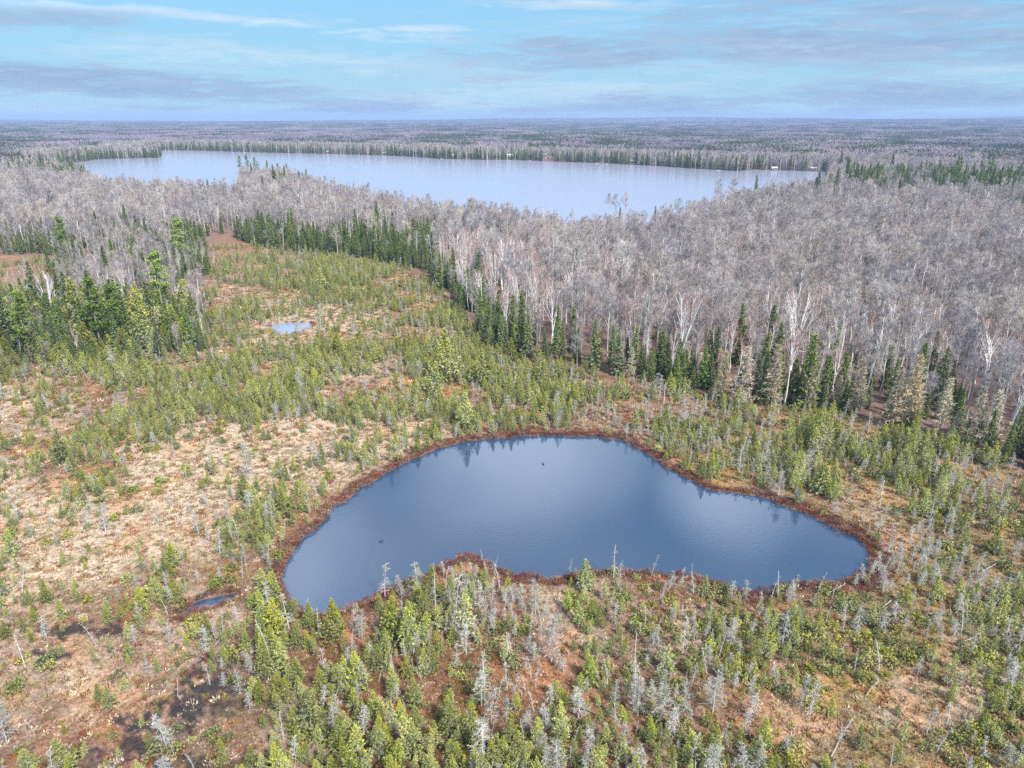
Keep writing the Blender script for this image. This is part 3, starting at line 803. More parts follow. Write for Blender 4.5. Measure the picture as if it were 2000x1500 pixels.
# ------------------------------------------------------------------ ground and water
def build_ground():
    nd, na = 820, 1200
    D = 8 * (15000 / 8) ** (np.linspace(0, 1, nd))
    A = np.linspace(R(-82), R(82), na)
    DD, AA = np.meshgrid(D, A, indexing='ij')
    X = DD * np.sin(AA); Y = DD * np.cos(AA)
    z = terrain(X, Y)
    colr = np.zeros(X.shape + (3,))
    px, py = to_px(X, Y)
    jx = (fbm(X, Y, 9, 21) - 0.5); jy = (fbm(X, Y, 9, 22) - 0.5)
    wob = np.clip(DD / 100, 0.5, 1.2)
    tc = lookup(T_ARR, px + jx * 110 / wob, py + jy * 60 / wob)
    near = DD < 900
    sb = np.full(X.shape, 50.0); sb[near] = sdf(BOG, X[near], Y[near])
    forest = sstep(sb + (fbm(X, Y, 6, 30) - 0.5) * 8, -2, 3)[..., None]
    floor = np.array((0.17, 0.12, 0.11)) * (0.75 + 0.5 * fbm(X, Y, 14, 33))[..., None] + np.array((0.04, 0.0, -0.005)) * fbm(X, Y, 40, 35)[..., None]
    colr = tc * (1 - forest) + floor * forest
    # mossy and pale blotches
    b1 = sstep(fbm(X, Y, 7, 41), 0.58, 0.72)[..., None] * (1 - forest)
    colr = colr * (1 - 0.5 * b1) + np.array((0.50, 0.35, 0.23)) * 0.5 * b1 * (colr / (colr.max(-1, keepdims=True) + 1e-3))
    # dark wet hollows
    wet = sstep(1.0 - np.abs(fbm(X, Y, 16, 51) - 0.5) * 14, 0.3, 0.9) * sstep(-np.abs(px - 300) / 500, -1, -0.2) * sstep(py, 1120, 1200)
    colr = colr * (1 - 0.6 * wet[..., None])
    for mx_, my_, rx_, ry_ in MUDPX:
        q_ = 1 - np.hypot((px - mx_) / rx_, (py - my_) / ry_) + (fbm(X, Y, 3.0, 55, 4) - 0.5) * 2.4 + (fbm(X, Y, 0.9, 56, 2) - 0.5) * 2.2
        q_ = (sstep(q_, -0.15, 0.45) * (DD < 140))[..., None]
        colr = colr * (1 - 0.95 * q_) + np.array((0.045, 0.036, 0.038)) * 0.95 * q_
    d_all = np.full(X.shape, 99.0)
    for P, lim, depth, dark in [(POND, 230, 1.6, 1), (TARN, 330, 0.8, 1), (POOL, 130, 0.5, 1)] + [(m_, 150, 0.4, 0) for m_ in MUDS]:
        s_ = np.full(X.shape, 99.0); mk = DD < lim
        s_[mk] = sdf(P, X[mk], Y[mk])
        s_ = s_ + (fbm(X, Y, 1.6, 61) - 0.5) * 1.3 * (0.6 if dark else 0.3) + (fbm(X, Y, 5.0, 67) - 0.5) * (1.8 if P is POND else 0)
        z = np.where(s_ < 3, z * sstep(s_, 0, 3) + 0.12 * sstep(s_, 0.0, 0.5), z)
        z = np.where(s_ < 0, -depth * sstep(-s_, -0.1, 2.0) - 0.12, z)
        fr = (1 - sstep(s_ / (0.35 + 1.3 * fbm(X, Y, 9, 66)), 0.7, 3.0 if P is POND else 1.4))[..., None] * (0.9 if P is POND else 0.4)
        colr = colr * (1 - fr) + np.array((0.16, 0.075, 0.06)) * fr
        d_all = np.minimum(d_all, s_)
    for P in (LAKE, LAKE2):
        mk = (DD > 250) & (DD < 2600); s_ = np.full(X.shape, 999.0); s_[mk] = sdf(P, X[mk], Y[mk])
        colr = np.where((np.abs(s_) < 9)[..., None] & (DD > 300)[..., None], np.array((0.10, 0.075, 0.06)), colr); z = np.where(s_ < 4, z * 0 + 0.5 * sstep(s_, -1, 4) , z); z = np.where(s_ < 0, -3.0 * sstep(-s_, -1, 15) - 0.3, z)
    idx = np.arange(nd * na).reshape(nd, na)
    Fq = np.stack([idx[:-1, :-1], idx[:-1, 1:], idx[1:, 1:], idx[1:, :-1]], -1).reshape(-1, 4)[:, ::-1]
    me = mesh_from('ground', np.stack([X, Y, z], -1).reshape(-1, 3), Fq, [M_GROUND], colr.reshape(-1, 3), smooth=True)
    link('ground', me, kind='structure')

def water(name, P, z, mat, grow):
    lo = P.min(0) - grow; hi = P.max(0) + grow
    me = mesh_from(name, [(lo[0], lo[1], z), (hi[0], lo[1], z), (hi[0], hi[1], z), (lo[0], hi[1], z)], [(0, 1, 2, 3)], [mat])
    return link(name, me, kind='structure')

build_ground()
water('pond_water', POND, -0.10, M_POND, 1.2)
water('tarn_water', TARN, -0.10, M_TARN, 1.0)
water('pool_water', POOL, -0.10, M_POND, 0.8)
for _m in MUDS: water('puddle_water', _m, -0.10, M_POND, 0.3)
water('lake_water', LAKE, -0.30, M_LAKE, 12)
water('lake_inlet_water', LAKE2, -0.30, M_LAKE, 5)

# ------------------------------------------------------------------ scattering
def grid(spacing, dmin, dmax, amax=40.0, jit=0.45, seed=0):
    r = np.random.default_rng(seed)
    W = dmax * math.sin(R(amax))
    xs = np.arange(-W, W, spacing); ys = np.arange(dmin * 0.6, dmax, spacing)
    X, Y = np.meshgrid(xs, ys); X = X.ravel(); Y = Y.ravel()
    X = X + r.uniform(-jit, jit, len(X)) * spacing; Y = Y + r.uniform(-jit, jit, len(Y)) * spacing
    D = np.hypot(X, Y); k = (D > dmin) & (D < dmax) & (np.abs(np.arctan2(X, Y)) < R(amax))
    return X[k], Y[k], r

HOUSE_AT = [(885, 306.5, 9), (898, 305.5, 10), (996, 308.0, 17), (1012, 302, 8), (1075, 311, 12), (640, 299.0, 9), (1512, 332.2, 10), (1588, 333, 11), (750, 301.5, 8), (1236, 318.0, 9)]
PLACED = {k: [] for k in KINDS}     # kind -> list of arrays (x, y, scale, flag)
def put(kind, X, Y, S, extra=None):
    if len(X): PLACED[kind].append(np.stack([X, Y, S], 1))

def water_free(X, Y, m=0.6):
    k = np.ones(len(X), bool)
    for P in (POND, TARN, POOL): k &= sdf(P, X, Y) > m
    return k

BX, BY, r0 = grid(1.6, 32, 420, 60, 0.48, 1)
pxx, pyy = to_px(BX, BY)
inb = ((sdf(BOG, BX, BY) < 0) | ((pxx < 412) & (pxx > -200) & (pyy > 590) & (pyy < 725))) & water_free(BX, BY, 1.6)
BX, BY, pxx, pyy = BX[inb], BY[inb], pxx[inb], pyy[inb]
gd = lookup(G_ARR, pxx, pyy) / 9.0; dd_ = lookup(D_ARR, pxx, pyy) / 9.0
cl = fbm(BX, BY, 11, 71)
gprob = np.clip(gd * 1.3 * (1 + 0.75 * sstep(pyy, 950, 1100)) * (0.08 + 1.7 * sstep(cl, 0.36, 0.66)) * (0.75 + 0.25 * sstep(pyy, 560, 660)), 0, 1) * np.where(np.hypot((pxx - 568) / 75, (pyy - 662) / 22) < 1, 0.12, 1)
u = r0.uniform(0, 1, len(BX)); kg = u < gprob
Dist = np.hypot(BX, BY)
sizef = np.clip((0.54 + 0.33 * gd) * (0.86 + 0.14 * sstep(pyy, 560, 680)) * (1 + (-0.08 + 0.27 * sstep(pxx, 470, 560) * (1 - sstep(pxx, 980, 1150))) * sstep(pyy, 1120, 1250)) * (1 + 0.18 * sstep(pxx, 1300, 1700) * (pyy < 1000)) * (1 + 1.25 * (1 - sstep(pxx, 330, 430)) * sstep(pyy, 580, 620) * (1 - sstep(pyy, 690, 730))), 0.4, 2.1)
bs = sizef * np.exp(r0.normal(-0.10, 0.34, len(BX)))
wf = kg & (pxx < 412) & (pyy > 575) & (pyy < 712) & (r0.uniform(0, 1, len(BX)) < 0.5)
kg &= ~wf
put('bog_spruce', BX[kg], BY[kg], bs[kg])
put('fir_tree', BX[wf], BY[wf], bs[wf] * 0.36)
X2, Y2, r1 = grid(1.75, 32, 400, 60, 0.48, 2)
p2, q2 = to_px(X2, Y2); k = (sdf(BOG, X2, Y2) < 0) & water_free(X2, Y2, 1.2); X2, Y2, p2, q2 = X2[k], Y2[k], p2[k], q2[k]
dp = lookup(D_ARR, p2, q2) / 9.0 * (0.35 + 1.1 * sstep(fbm(X2, Y2, 9, 77), 0.3, 0.7)) * np.where(p2 < 520, 0.5, 0.88)
kd = r1.uniform(0, 1, len(X2)) < dp
put('dead_spruce', X2[kd], Y2[kd], np.exp(r1.normal(-0.38, 0.32, kd.sum())))
# shrubs
X3, Y3, r3 = grid(1.9, 32, 260, 60, 0.48, 3)
p3, q3 = to_px(X3, Y3); k = (sdf(BOG, X3, Y3) < 0) & water_free(X3, Y3, 1.0); X3, Y3, p3, q3 = X3[k], Y3[k], p3[k], q3[k]
sp_ = (0.07 + 0.45 * lookup(G_ARR, p3, q3) / 9.0 + 0.25 * lookup(D_ARR, p3, q3) / 9.0 * (q3 > 1000) + 0.2 * (p3 > 950) * (q3 > 1100)) * 2.1 * sstep(fbm(X3, Y3, 6, 81), 0.42, 0.75)
ks = r3.uniform(0, 1, len(X3)) < sp_
put('bog_shrub', X3[ks], Y3[ks], r3.uniform(0.7, 1.7, ks.sum()))
# low ground cover
X4, Y4, r4 = grid(0.68, 35, 150, 56, 0.5, 4)
k = (sdf(BOG, X4, Y4) < 0) & water_free(X4, Y4, 0.2) & (r4.uniform(0, 1, len(X4)) < 0.55); X4, Y4 = X4[k], Y4[k]
p4, q4 = to_px(X4, Y4); k = np.ones(len(X4), bool)
for mx_, my_, rx_, ry_ in MUDPX:
    k &= ~((1 - np.hypot((p4 - mx_) / rx_, (q4 - my_) / ry_) + (fbm(X4, Y4, 3.0, 55, 4) - 0.5) * 3.2 > 0.15) & (r4.uniform(0, 1, len(X4)) < 0.6))
X4, Y4 = X4[k], Y4[k]
put('tuft', X4, Y4, r4.uniform(0.6, 1.5, len(X4)))
X4, Y4, r4 = grid(1.3, 150, 330, 48, 0.5, 5)
k = (sdf(BOG, X4, Y4) < 0) & water_free(X4, Y4, 0.3) & (r4.uniform(0, 1, len(X4)) < 0.6); X4, Y4 = X4[k], Y4[k]
put('tuft', X4, Y4, r4.uniform(1.2, 2.4, len(X4)))
# leatherleaf round the water
X5, Y5, r5 = grid(0.62, 50, 330, 41, 0.5, 6)
sw = np.minimum(np.minimum(sdf(POND, X5, Y5), sdf(TARN, X5, Y5) * 9), sdf(POOL, X5, Y5) * 2.6) + (fbm(X5, Y5, 1.6, 61) - 0.5) * 0.8 + (fbm(X5, Y5, 5.0, 67) - 0.5) * 1.8
sw = sw / (0.35 + 1.3 * fbm(X5, Y5, 9, 66)); k = (sw > 0.0) & (sw < 2.7) & (r5.uniform(0, 1, len(X5)) < 1.0 - sw / 4.5)
put('heath', X5[k], Y5[k], r5.uniform(0.6, 1.35, k.sum()))

# forest between bog and lake
X6, Y6, r6 = grid(4.55, 90, 1150, 52, 0.46, 7)
sb6 = sdf(BOG, X6, Y6); sl6 = np.minimum(sdf(LAKE, X6, Y6), sdf(LAKE2, X6, Y6))
p6, q6 = to_px(X6, Y6); D6 = np.hypot(X6, Y6)
behind = (sl6 > 3) & (sb6 > 0.5)
keep = behind & ~((p6 < 412) & (q6 > 640) & (r6.uniform(0, 1, len(X6)) < 0.6)) & (r6.uniform(0, 1, len(X6)) < np.where(D6 < 420, 0.92, 0.72))
X6, Y6, sb6, sl6, p6, q6, D6 = [v[keep] for v in (X6, Y6, sb6, sl6, p6, q6, D6)]
n6 = len(X6); u = r6.uniform(0, 1, n6)
con = np.full(n6, 0.012)                                   # share of conifers
con = np.where((p6 < 860) & (p6 > 440) & (q6 > 468) & (q6 < 560), 0.85, con)
con = np.where((p6 < 440) & (q6 > 455), 0.32, con)
con = np.where((p6 < 440) & (q6 > 560), 0.45, con)
con = np.where((p6 < 860) & (q6 > 446) & (q6 <= 468), 0.30, con)
con = np.where((p6 > 860) & (sb6 < 9) & (q6 > 520), np.where(p6 < 1010, 0.5, 0.9), con)
con = np.where((p6 > 860) & (sb6 >= 9) & (sb6 < np.where(p6 > 1600, 28, 17)) & (q6 > 560), 0.42, con)
con = np.where((p6 > 1650) & (q6 < 392) & (q6 > 352), 0.8, con); con = np.where((p6 < 170) & (q6 < 356) & (q6 > 330), 0.7, con)
con = np.where((D6 > 560) & (fbm(X6, Y6, 60, 91) > 0.66), 0.3, con)
isc = u < con
lar = isc & (p6 > 1180) & (sb6 < 11) & (r6.uniform(0, 1, n6) < 0.5)
put('larch_tree', X6[lar], Y6[lar], r6.uniform(0.75, 1.3, lar.sum()))
fi = isc & ~lar
put('fir_tree', X6[fi], Y6[fi], (np.where(q6 < 395, 0.95, 0.64) * np.where((q6 > 560) & (p6 < 600), 0.82, 1) * np.exp(r6.normal(-0.03, 0.3, n6)))[fi])
bi = ~isc & (r6.uniform(0, 1, n6) < np.where((p6 > 860) & (sb6 < 70), 0.17, np.where((p6 < 440) & (q6 > 470), 0.008, 0.03)) + np.where((p6 > 870) & (p6 < 1120) & (sb6 < 40) & (q6 < 640), 0.35, 0))
put('birch_tree', X6[bi], Y6[bi], r6.uniform(0.75, 1.12, bi.sum()))
hw = ~isc & ~bi
hs = np.where(sb6 < 15, 0.72, 1.0) * np.where((p6 < 440) & (q6 > 470), 0.74, 1) * np.exp(r6.normal(0, 0.16, n6)) * (0.85 + 0.3 * fbm(X6, Y6, 50, 93)) * (0.80 + 0.20 * sstep(sl6, 10, 90))
put('hardwood_tree', X6[hw], Y6[hw], hs[hw])
# extra firs in the dense belts
X7, Y7, r7 = grid(2.7, 100, 470, 56, 0.48, 8)
p7, q7 = to_px(X7, Y7); s7 = sdf(BOG, X7, Y7)
z7 = ((p7 > 455) & (p7 < 860) & (s7 > 0) & (s7 < 26) & (q7 > 462)) | ((p7 < 455) & (q7 > 462) & (fbm(X7, Y7, 18, 95) > 0.5) & (s7 > 0)) | ((p7 > 860) & (q7 > 560) & (s7 > 0) & (s7 < 9) & (fbm(X7, Y7, 12, 96) > np.where(p7 < 1200, 0.5, 0.36)))
k = z7 & (r7.uniform(0, 1, len(X7)) < np.where(p7 < 860, 0.85 * sstep(fbm(X7, Y7, 16, 97), 0.36, 0.64), 0.72))
put('fir_tree', X7[k], Y7[k], (np.where(p7 > 860, 0.6, np.where(q7 > 560, 0.52, 0.66)) * np.exp(r7.normal(0, 0.24, len(X7))))[k])
# far shore strip, tree by tree
X8, Y8, r8 = grid(6.5, 850, 2100, 41, 0.48, 9)
s8 = sdf(LAKE, X8, Y8); p8, q8 = to_px(X8, Y8)
k = (s8 > 0.5) & (s8 < 110) & (q8 < 336) & (Y8 > 850) & ~((X8 < 0) & (q8 > 318)); X8, Y8, s8 = X8[k], Y8[k], s8[k]
for hx, hy, hw in HOUSE_AT:
    gx, gy = gp(hx, hy); dn = math.hypot(gx, gy)
    al = (X8 * gx + Y8 * gy) / dn; la = np.abs(X8 * gy - Y8 * gx) / dn
    kk = ~((la < hw * 0.5 - 0.5) & (al > dn - 60) & (al < dn + 9)); X8, Y8, s8 = X8[kk], Y8[kk], s8[kk]
u = r8.uniform(0, 1, len(X8)); c8 = u < np.where(s8 < 28, 0.62, 0.10)
put('fir_tree', X8[c8], Y8[c8], r8.uniform(0.8, 1.5, c8.sum()))
b8 = ~c8 & (r8.uniform(0, 1, len(X8)) < 0.015)
put('birch_tree', X8[b8], Y8[b8], r8.uniform(0.8, 1.1, b8.sum()))
put('hardwood_tree', X8[~c8 & ~b8], Y8[~c8 & ~b8], r8.uniform(0.95, 1.4, (~c8 & ~b8).sum()))

# ------------------------------------------------------------------ trees placed one by one: (x, y of foot, y of top) and how to tell each
HERO = []    # kind, X, Y, scale, label, rot, variant
def hero(kind, x, yb, yt, label, var=None, leanx=0.0):
    X, Y = gp(x, yb)
    H = height_of((x, yb), yt)
    HERO.append((kind, X, Y, max(0.3, H / KINDS[kind][3]), label, var, leanx))
for d in [
 ('birch_tree', 930, 556, 452, "leaning white birch at the left end of the birch cluster", 0, -0.16),
 ('birch_tree', 955, 572, 468, "white birch with crooked trunk beside the leftmost leaning birch", 1, -0.1),
 ('birch_tree', 985, 578, 462, "tall many-stemmed white birch in the middle of the birch cluster", 3, 0),
 ('birch_tree', 1003, 560, 458, "slim tall white birch right behind the many-stemmed one", 2, 0),
 ('birch_tree', 1042, 612, 500, "tall white birch standing where the bog edge bends right", 0, 0),
 ('birch_tree', 1068, 604, 520, "white birch with forked crown right of the bog corner", 1, 0),
 ('birch_tree', 1014, 648, 568, "short spreading white birch in front of the birch cluster", 3, -0.05),
 ('birch_tree', 1034, 655, 585, "low white birch just right of the short spreading one", 1, 0.05),
 ('birch_tree', 1078, 548, 440, "white birch with reddish twigs high in the middle forest", 1, 0),
 ('birch_tree', 1132, 672, 600, "stubby bent white birch above the dark green firs", 3, 0),
 ('birch_tree', 1118, 600, 525, "white birch standing alone left of the dark fir pair", 0, 0),
 ('birch_tree', 1192, 668, 568, "slender white birch with knobbly limbs above young firs", 2, 0),
 ('birch_tree', 1238, 645, 550, "straight white birch with upswept limbs above the tree line", 0, 0),
 ('birch_tree', 1228, 696, 595, "white birch at forest edge with bare lower trunk", 0, 0),
 ('birch_tree', 1284, 668, 580, "small pale birch with fan crown left of the big white pair", 1, 0),
 ('birch_tree', 1325, 722, 572, "largest white birch, dense fan of limbs over forest edge", 3, 0),
 ('birch_tree', 1344, 715, 580, "big white birch crowded against the largest birch", 1, 0.03),
 ('birch_tree', 1385, 660, 572, "white birch with open forked crown left of the pointed firs", 1, 0),
 ('birch_tree', 1264, 562, 510, "pale birch deep in the grey woods above the slender birches", 1, 0),
 ('birch_tree', 1160, 532, 480, "pale birch below the lake in the left of the woods", 3, 0),
 ('birch_tree', 1500, 652, 555, "white birch with red twigs behind the tallest fir", 1, 0),
 ('birch_tree', 1545, 725, 570, "tall double white birch right of the tallest firs", 3, 0),
 ('birch_tree', 1533, 795, 635, "white birch in front of the double birch, reaching the bog", 0, -0.03),
 ('birch_tree', 1592, 790, 700, "thin white birch with kinked trunk between two larches", 2, 0.06),
 ('birch_tree', 1668, 640, 560, "narrow bright birch standing alone in the grey woods", 2, 0.03),
 ('birch_tree', 1738, 612, 555, "small bright birch with short zigzag limbs in the woods", 0, 0.04),
 ('birch_tree', 1702, 690, 625, "low white birch with wide fork above the dark fir", 1, 0),
 ('birch_tree', 1742, 745, 668, "crooked low white birch behind the big tan larch", 3, 0),
 ('birch_tree', 1902, 715, 620, "wide fan-shaped white birch at the right of the woods", 3, 0),
 ('birch_tree', 1918, 800, 650, "tall white birch below the fan-shaped birch at right", 1, -0.04),
 ('birch_tree', 1742, 512, 465, "far small birch with white crown high in the right woods", 3, 0),
 ('birch_tree', 1382, 570, 510, "pale birch behind the open forked birch", 2, 0),
 ('birch_tree', 1318, 502, 472, "far pale birch straight above the largest birch", 3, 0),
 ('birch_tree', 108, 640, 530, "large bare pale birch in the left woods by the pines", 3, -0.02),
 ('birch_tree', 255, 612, 520, "pale birch behind the light green pine in the left woods", 1, 0),
 ('birch_tree', 272, 668, 565, "white dead birch with ladder branches in the left woods", 2, 0),
 ('birch_tree', 310, 672, 600, "curved white birch at the front of the left woods", 0, 0.06),
 ('birch_tree', 152, 708, 642, "thin white birch at the foot of the left pines", 2, 0),
 ('birch_tree', 12, 712, 655, "white leaning birch at the left edge of the picture", 2, -0.12),
 ('fir_tree', 1440, 712, 596, "tallest pointed dark fir, standing over the forest edge", 0, 0),
 ('fir_tree', 1499, 720, 595, "tall dark fir with gappy crown right of the tallest one", 1, 0),
 ('fir_tree', 1512, 745, 630, "narrow dark fir touching the gappy tall fir", 2, 0),
 ('fir_tree', 1484, 768, 650, "dark fir between the tan larch and the narrow fir", 0, 0),
 ('fir_tree', 1622, 742, 635, "lone pointed dark fir right of the double birch", 2, 0),
 ('fir_tree', 1568, 768, 655, "dark fir leaning over a white birch trunk", 0, 0.02),
 ('fir_tree', 1690, 745, 672, "slightly tilted dark fir with broad lower boughs", 4, 0.08),
 ('fir_tree', 1395, 752, 638, "broad dark fir with a hazel fir fused on its right", 1, 0),
 ('fir_tree', 1380, 748, 645, "dark green fir left of the broad one", 0, 0),
 ('fir_tree', 1780, 800, 668, "tall narrow fir right of the big tan larch", 2, 0),
 ('fir_tree', 1836, 770, 700, "dark spire fir, left one of a pair in the right woods", 2, 0),
 ('fir_tree', 1851, 778, 702, "dark spire fir, right one of a pair in the right woods", 5, 0),
 ('fir_tree', 1953, 745, 690, "small lone dark fir near the right edge", 5, 0),
 ('fir_tree', 1862, 848, 760, "broad dark green spruce at the right forest edge", 1, 0),
 ('fir_tree', 1085, 692, 628, "dense dark green fir, left of the front pair by the bog", 1, 0),
 ('fir_tree', 1098, 705, 640, "dense dark green fir, right of the front pair by the bog", 0, 0),
 ('fir_tree', 1160, 722, 625, "grey-green shaggy fir by the bog edge left of the birches", 4, 0),
 ('fir_tree', 1285, 712, 655, "dark fir straight below the small fan-crowned birch", 3, 0),
 ('fir_tree', 1302, 716, 650, "dark fir with rounded top left of the largest birch", 1, 0),
 ('fir_tree', 955, 590, 525, "lone dark fir inside the white birch cluster", 3, 0),
 ('fir_tree', 922, 500, 440, "yellowish fir above the left end of the birch cluster", 3, 0),
 ('fir_tree', 1210, 450, 405, "pointed dark fir under the tall oaks by the lake", 2, 0),
 ('fir_tree', 1278, 448, 402, "grey-green cedar by the lake right of the tall oaks", 4, 0),
 ('larch_tree', 1446, 798, 678, "tall tan larch left of the narrow dark firs", 0, 0),
 ('larch_tree', 1408, 785, 688, "tan larch left of the tallest larch of the bog edge", 1, 0),
 ('larch_tree', 1505, 798, 674, "broad tan larch standing alone in front of the white birches", 2, 0),
 ('larch_tree', 1365, 752, 690, "grey rounded larch at the dark gap in the forest edge", 3, 0),
 ('larch_tree', 1575, 800, 715, "slim grey tan larch right of the broad larch", 1, 0),
 ('larch_tree', 1668, 812, 702, "grey larch with dead lower boughs left of the big tan larch", 0, 0),
 ('larch_tree', 1768, 842, 692, "biggest tan larch with two tips at the right forest edge", 2, 0),
 ('larch_tree', 1738, 838, 715, "broad tan larch leaning on the biggest larch", 4, 0),
 ('larch_tree', 1832, 852, 738, "tan larch behind the broad dark spruce at right", 2, 0),
 ('larch_tree', 1895, 872, 752, "greyish larch right of the broad dark spruce", 0, 0),
 ('larch_tree', 1928, 878, 760, "pale larch second from the right edge of the forest", 3, 0),
 ('larch_tree', 1985, 870, 800, "reddish tan larch at the right edge of the picture", 4, 0),
 ('pine_tree', 322, 628, 488, "light yellow-green pine rising alone from the left woods", 0, 0),
 ('pine_tree', 361, 520, 425, "golden green pine at the back of the bog", 0, 0),
 ('pine_tree', 62, 708, 566, "leftmost of the three big green pines in the left woods", 1, 0),
 ('pine_tree', 200, 690, 540, "round-topped green pine in the middle of the left woods", 1, 0),
 ('pine_tree', 238, 690, 555, "dark layered pine right of the round-topped pine", 3, 0),
 ('pine_tree', 130, 510, 420, "green pine among grey trees in the upper left woods", 3, 0),
 ('bog_spruce', 872, 748, 640, "tall bright yellow-green tree alone in the middle bog", 1, 0),
 ('bog_spruce', 214, 1385, 1335, "bright green spruce on a bare stem in the lower left bog", 1, 0),
 ('dead_spruce', 942, 1098, 1072, "pale broken snag on the tip of the headland", 2, 0),
 ('dead_spruce', 967, 1110, 1082, "thin forked snag on the headland right of its tip", 2, 0.2),
 ('dead_spruce', 1113, 1124, 1090, "thin bare pole snag on the near shore", 2, 0),
 ('dead_spruce', 1198, 1132, 1072, "tallest bare pole snag on the near shore", 2, 0),
 ('dead_spruce', 1272, 1128, 1082, "paired bare poles on the near shore", 6, 0),
 ('dead_spruce', 1352, 1132, 1104, "leaning thin pole snag near the right cove", 2, -0.2),
 ('dead_spruce', 1330, 1146, 1112, "pale pointed snag left of the leaning thin pole", 1, 0),
 ('dead_spruce', 1456, 1174, 1134, "full grey snag at the bottom of the right cove", 0, 0),
 ('dead_spruce', 1428, 1176, 1138, "grey bushy snag left of the cove snag", 3, 0),
 ('dead_spruce', 1550, 1158, 1124, "rounded pale snag on the shore right of the cove", 3, 0),
 ('dead_spruce', 752, 1168, 1100, "thin snag with a green tuft against the left water", 1, 0),
 ('dead_spruce', 818, 1168, 1104, "whitish bushy snag at the left root of the headland", 3, 0),
 ('dead_spruce', 845, 1150, 1094, "slim pale snag climbing the headland", 2, 0),
 ('dead_spruce', 785, 1172, 1124, "wide grey snag right of the tufted thin snag", 3, 0),
 ('dead_spruce', 1130, 1408, 1345, "large rounded grey dead tree in the lower middle", 3, 0),
 ('dead_spruce', 1245, 1400, 1318, "tallest bushy grey dead tree in the lower middle", 0, 0),
 ('dead_spruce', 1425, 1268, 1205, "broad pointed grey dead tree below the right cove", 0, 0),
 ('dead_spruce', 655, 1430, 1378, "whitish dead tree in the lower left spruce clump", 3, 0),
 ('dead_spruce', 890, 1220, 1125, "tall pale dead tree behind the headland", 1, 0),
 ('dead_spruce', 325, 1460, 1390, "fan-shaped pale dead bush by the dark mud", 3, 0),
]:
    hero(*d)
for x, yb, yt, w in [(1190, 425, 375, "left"), (1203, 425, 374, "middle"), (1219, 427, 374, "right")]:
    hero('hardwood_tree', x, yb, yt, w + "most of three tall dark oaks standing over the lake" if w != "middle" else "middle one of three tall dark oaks standing over the lake", {"left": 0, "middle": 1, "right": 3}[w])
hero('hardwood_tree', 1398, 410, 346, "big round bare oak against the lake, left of a pair", 0)
hero('hardwood_tree', 1427, 408, 344, "big round bare oak against the lake, right of a pair", 1)
for i_, (x, yb, yt) in enumerate([(470, 338, 303), (485, 338, 301), (500, 340, 306), (545, 345, 318), (562, 346, 320)]):
    hero('pine_tree', x, yb, yt, ["leftmost pine on the lake point", "tallest pine on the lake point", "third pine from the left on the lake point", "fourth pine on the lake point, right of a gap", "rightmost pine on the lake point"][i_], 1)

# ------------------------------------------------------------------ things and stuff
ORD = ["", "second ", "third ", "fourth ", "fifth ", "sixth ", "seventh ", "eighth ", "ninth ", "tenth ", "eleventh ", "twelfth ", "thirteenth ", "fourteenth ", "fifteenth ", "sixteenth ", "seventeenth ", "eighteenth ", "nineteenth ", "twentieth ", "twenty-first ", "twenty-second ", "twenty-third ", "twenty-fourth ", "twenty-fifth ", "twenty-sixth ", "twenty-seventh ", "twenty-eighth ", "twenty-ninth "]
def where(x, y, kind):
    """a place name one can find in the photograph"""
    if kind in ('hardwood_tree', 'birch_tree', 'fir_tree', 'larch_tree', 'pine_tree'):
        if y < 336: return "on the far lake shore", None
        if y < 440: return ("by the lake at left" if x < 700 else "by the lake in the middle" if x < 1300 else "by the lake at right"), None
        if x < 455:
            return ("in the front of the left woods" if y > 600 else "in the middle of the left woods" if y > 530 else "in the back of the left woods"), None
        if x < 870: return ("in the dark belt behind the bog, left half" if x < 660 else "in the dark belt behind the bog, right half"), None
        c = ["near the birch cluster", "left of the largest birch", "near the largest birch", "near the tallest firs", "near the double white birch", "near the biggest larch", "near the right edge"][int(min(6, max(0, (x - 870) // 165)))]
        return c + (", front row" if y > 700 else ", middle rows" if y > 610 else ", back rows"), None
    if y > 1150:
        c = ["in the lower left corner", "by the dark mud", "in the lower left spruce clump", "below the headland", "in the lower middle", "below the right cove", "right of the cove snags", "in the lower right corner"][int(min(7, max(0, x // 250)))]
        b = ", along the water" if y < 1215 else ", upper rows" if y < 1290 else ", middle rows" if y < 1370 else ", lower rows" if y < 1440 else ", along the bottom edge"
        return c + b, None
    if x > 1400:
        return ("on the slope right of the pond" if y > 960 else "above the right pond shore" if y > 860 else "under the right forest edge") + (", near the frame edge" if x > 1800 else ""), None
    if 850 < x and y < 860: return "behind the far pond shore" + (", left half" if x < 1120 else ", right half"), None
    if x > 820 and y > 1060: return "on the headland", None
    if x > 560: return "along the left pond shore", None
    if x > 380: return ("at the pond's left tip" if y > 1000 else "left of the pond"), None
    return ("on the tan meadow, near part" if y > 960 else "on the tan meadow, far part"), None
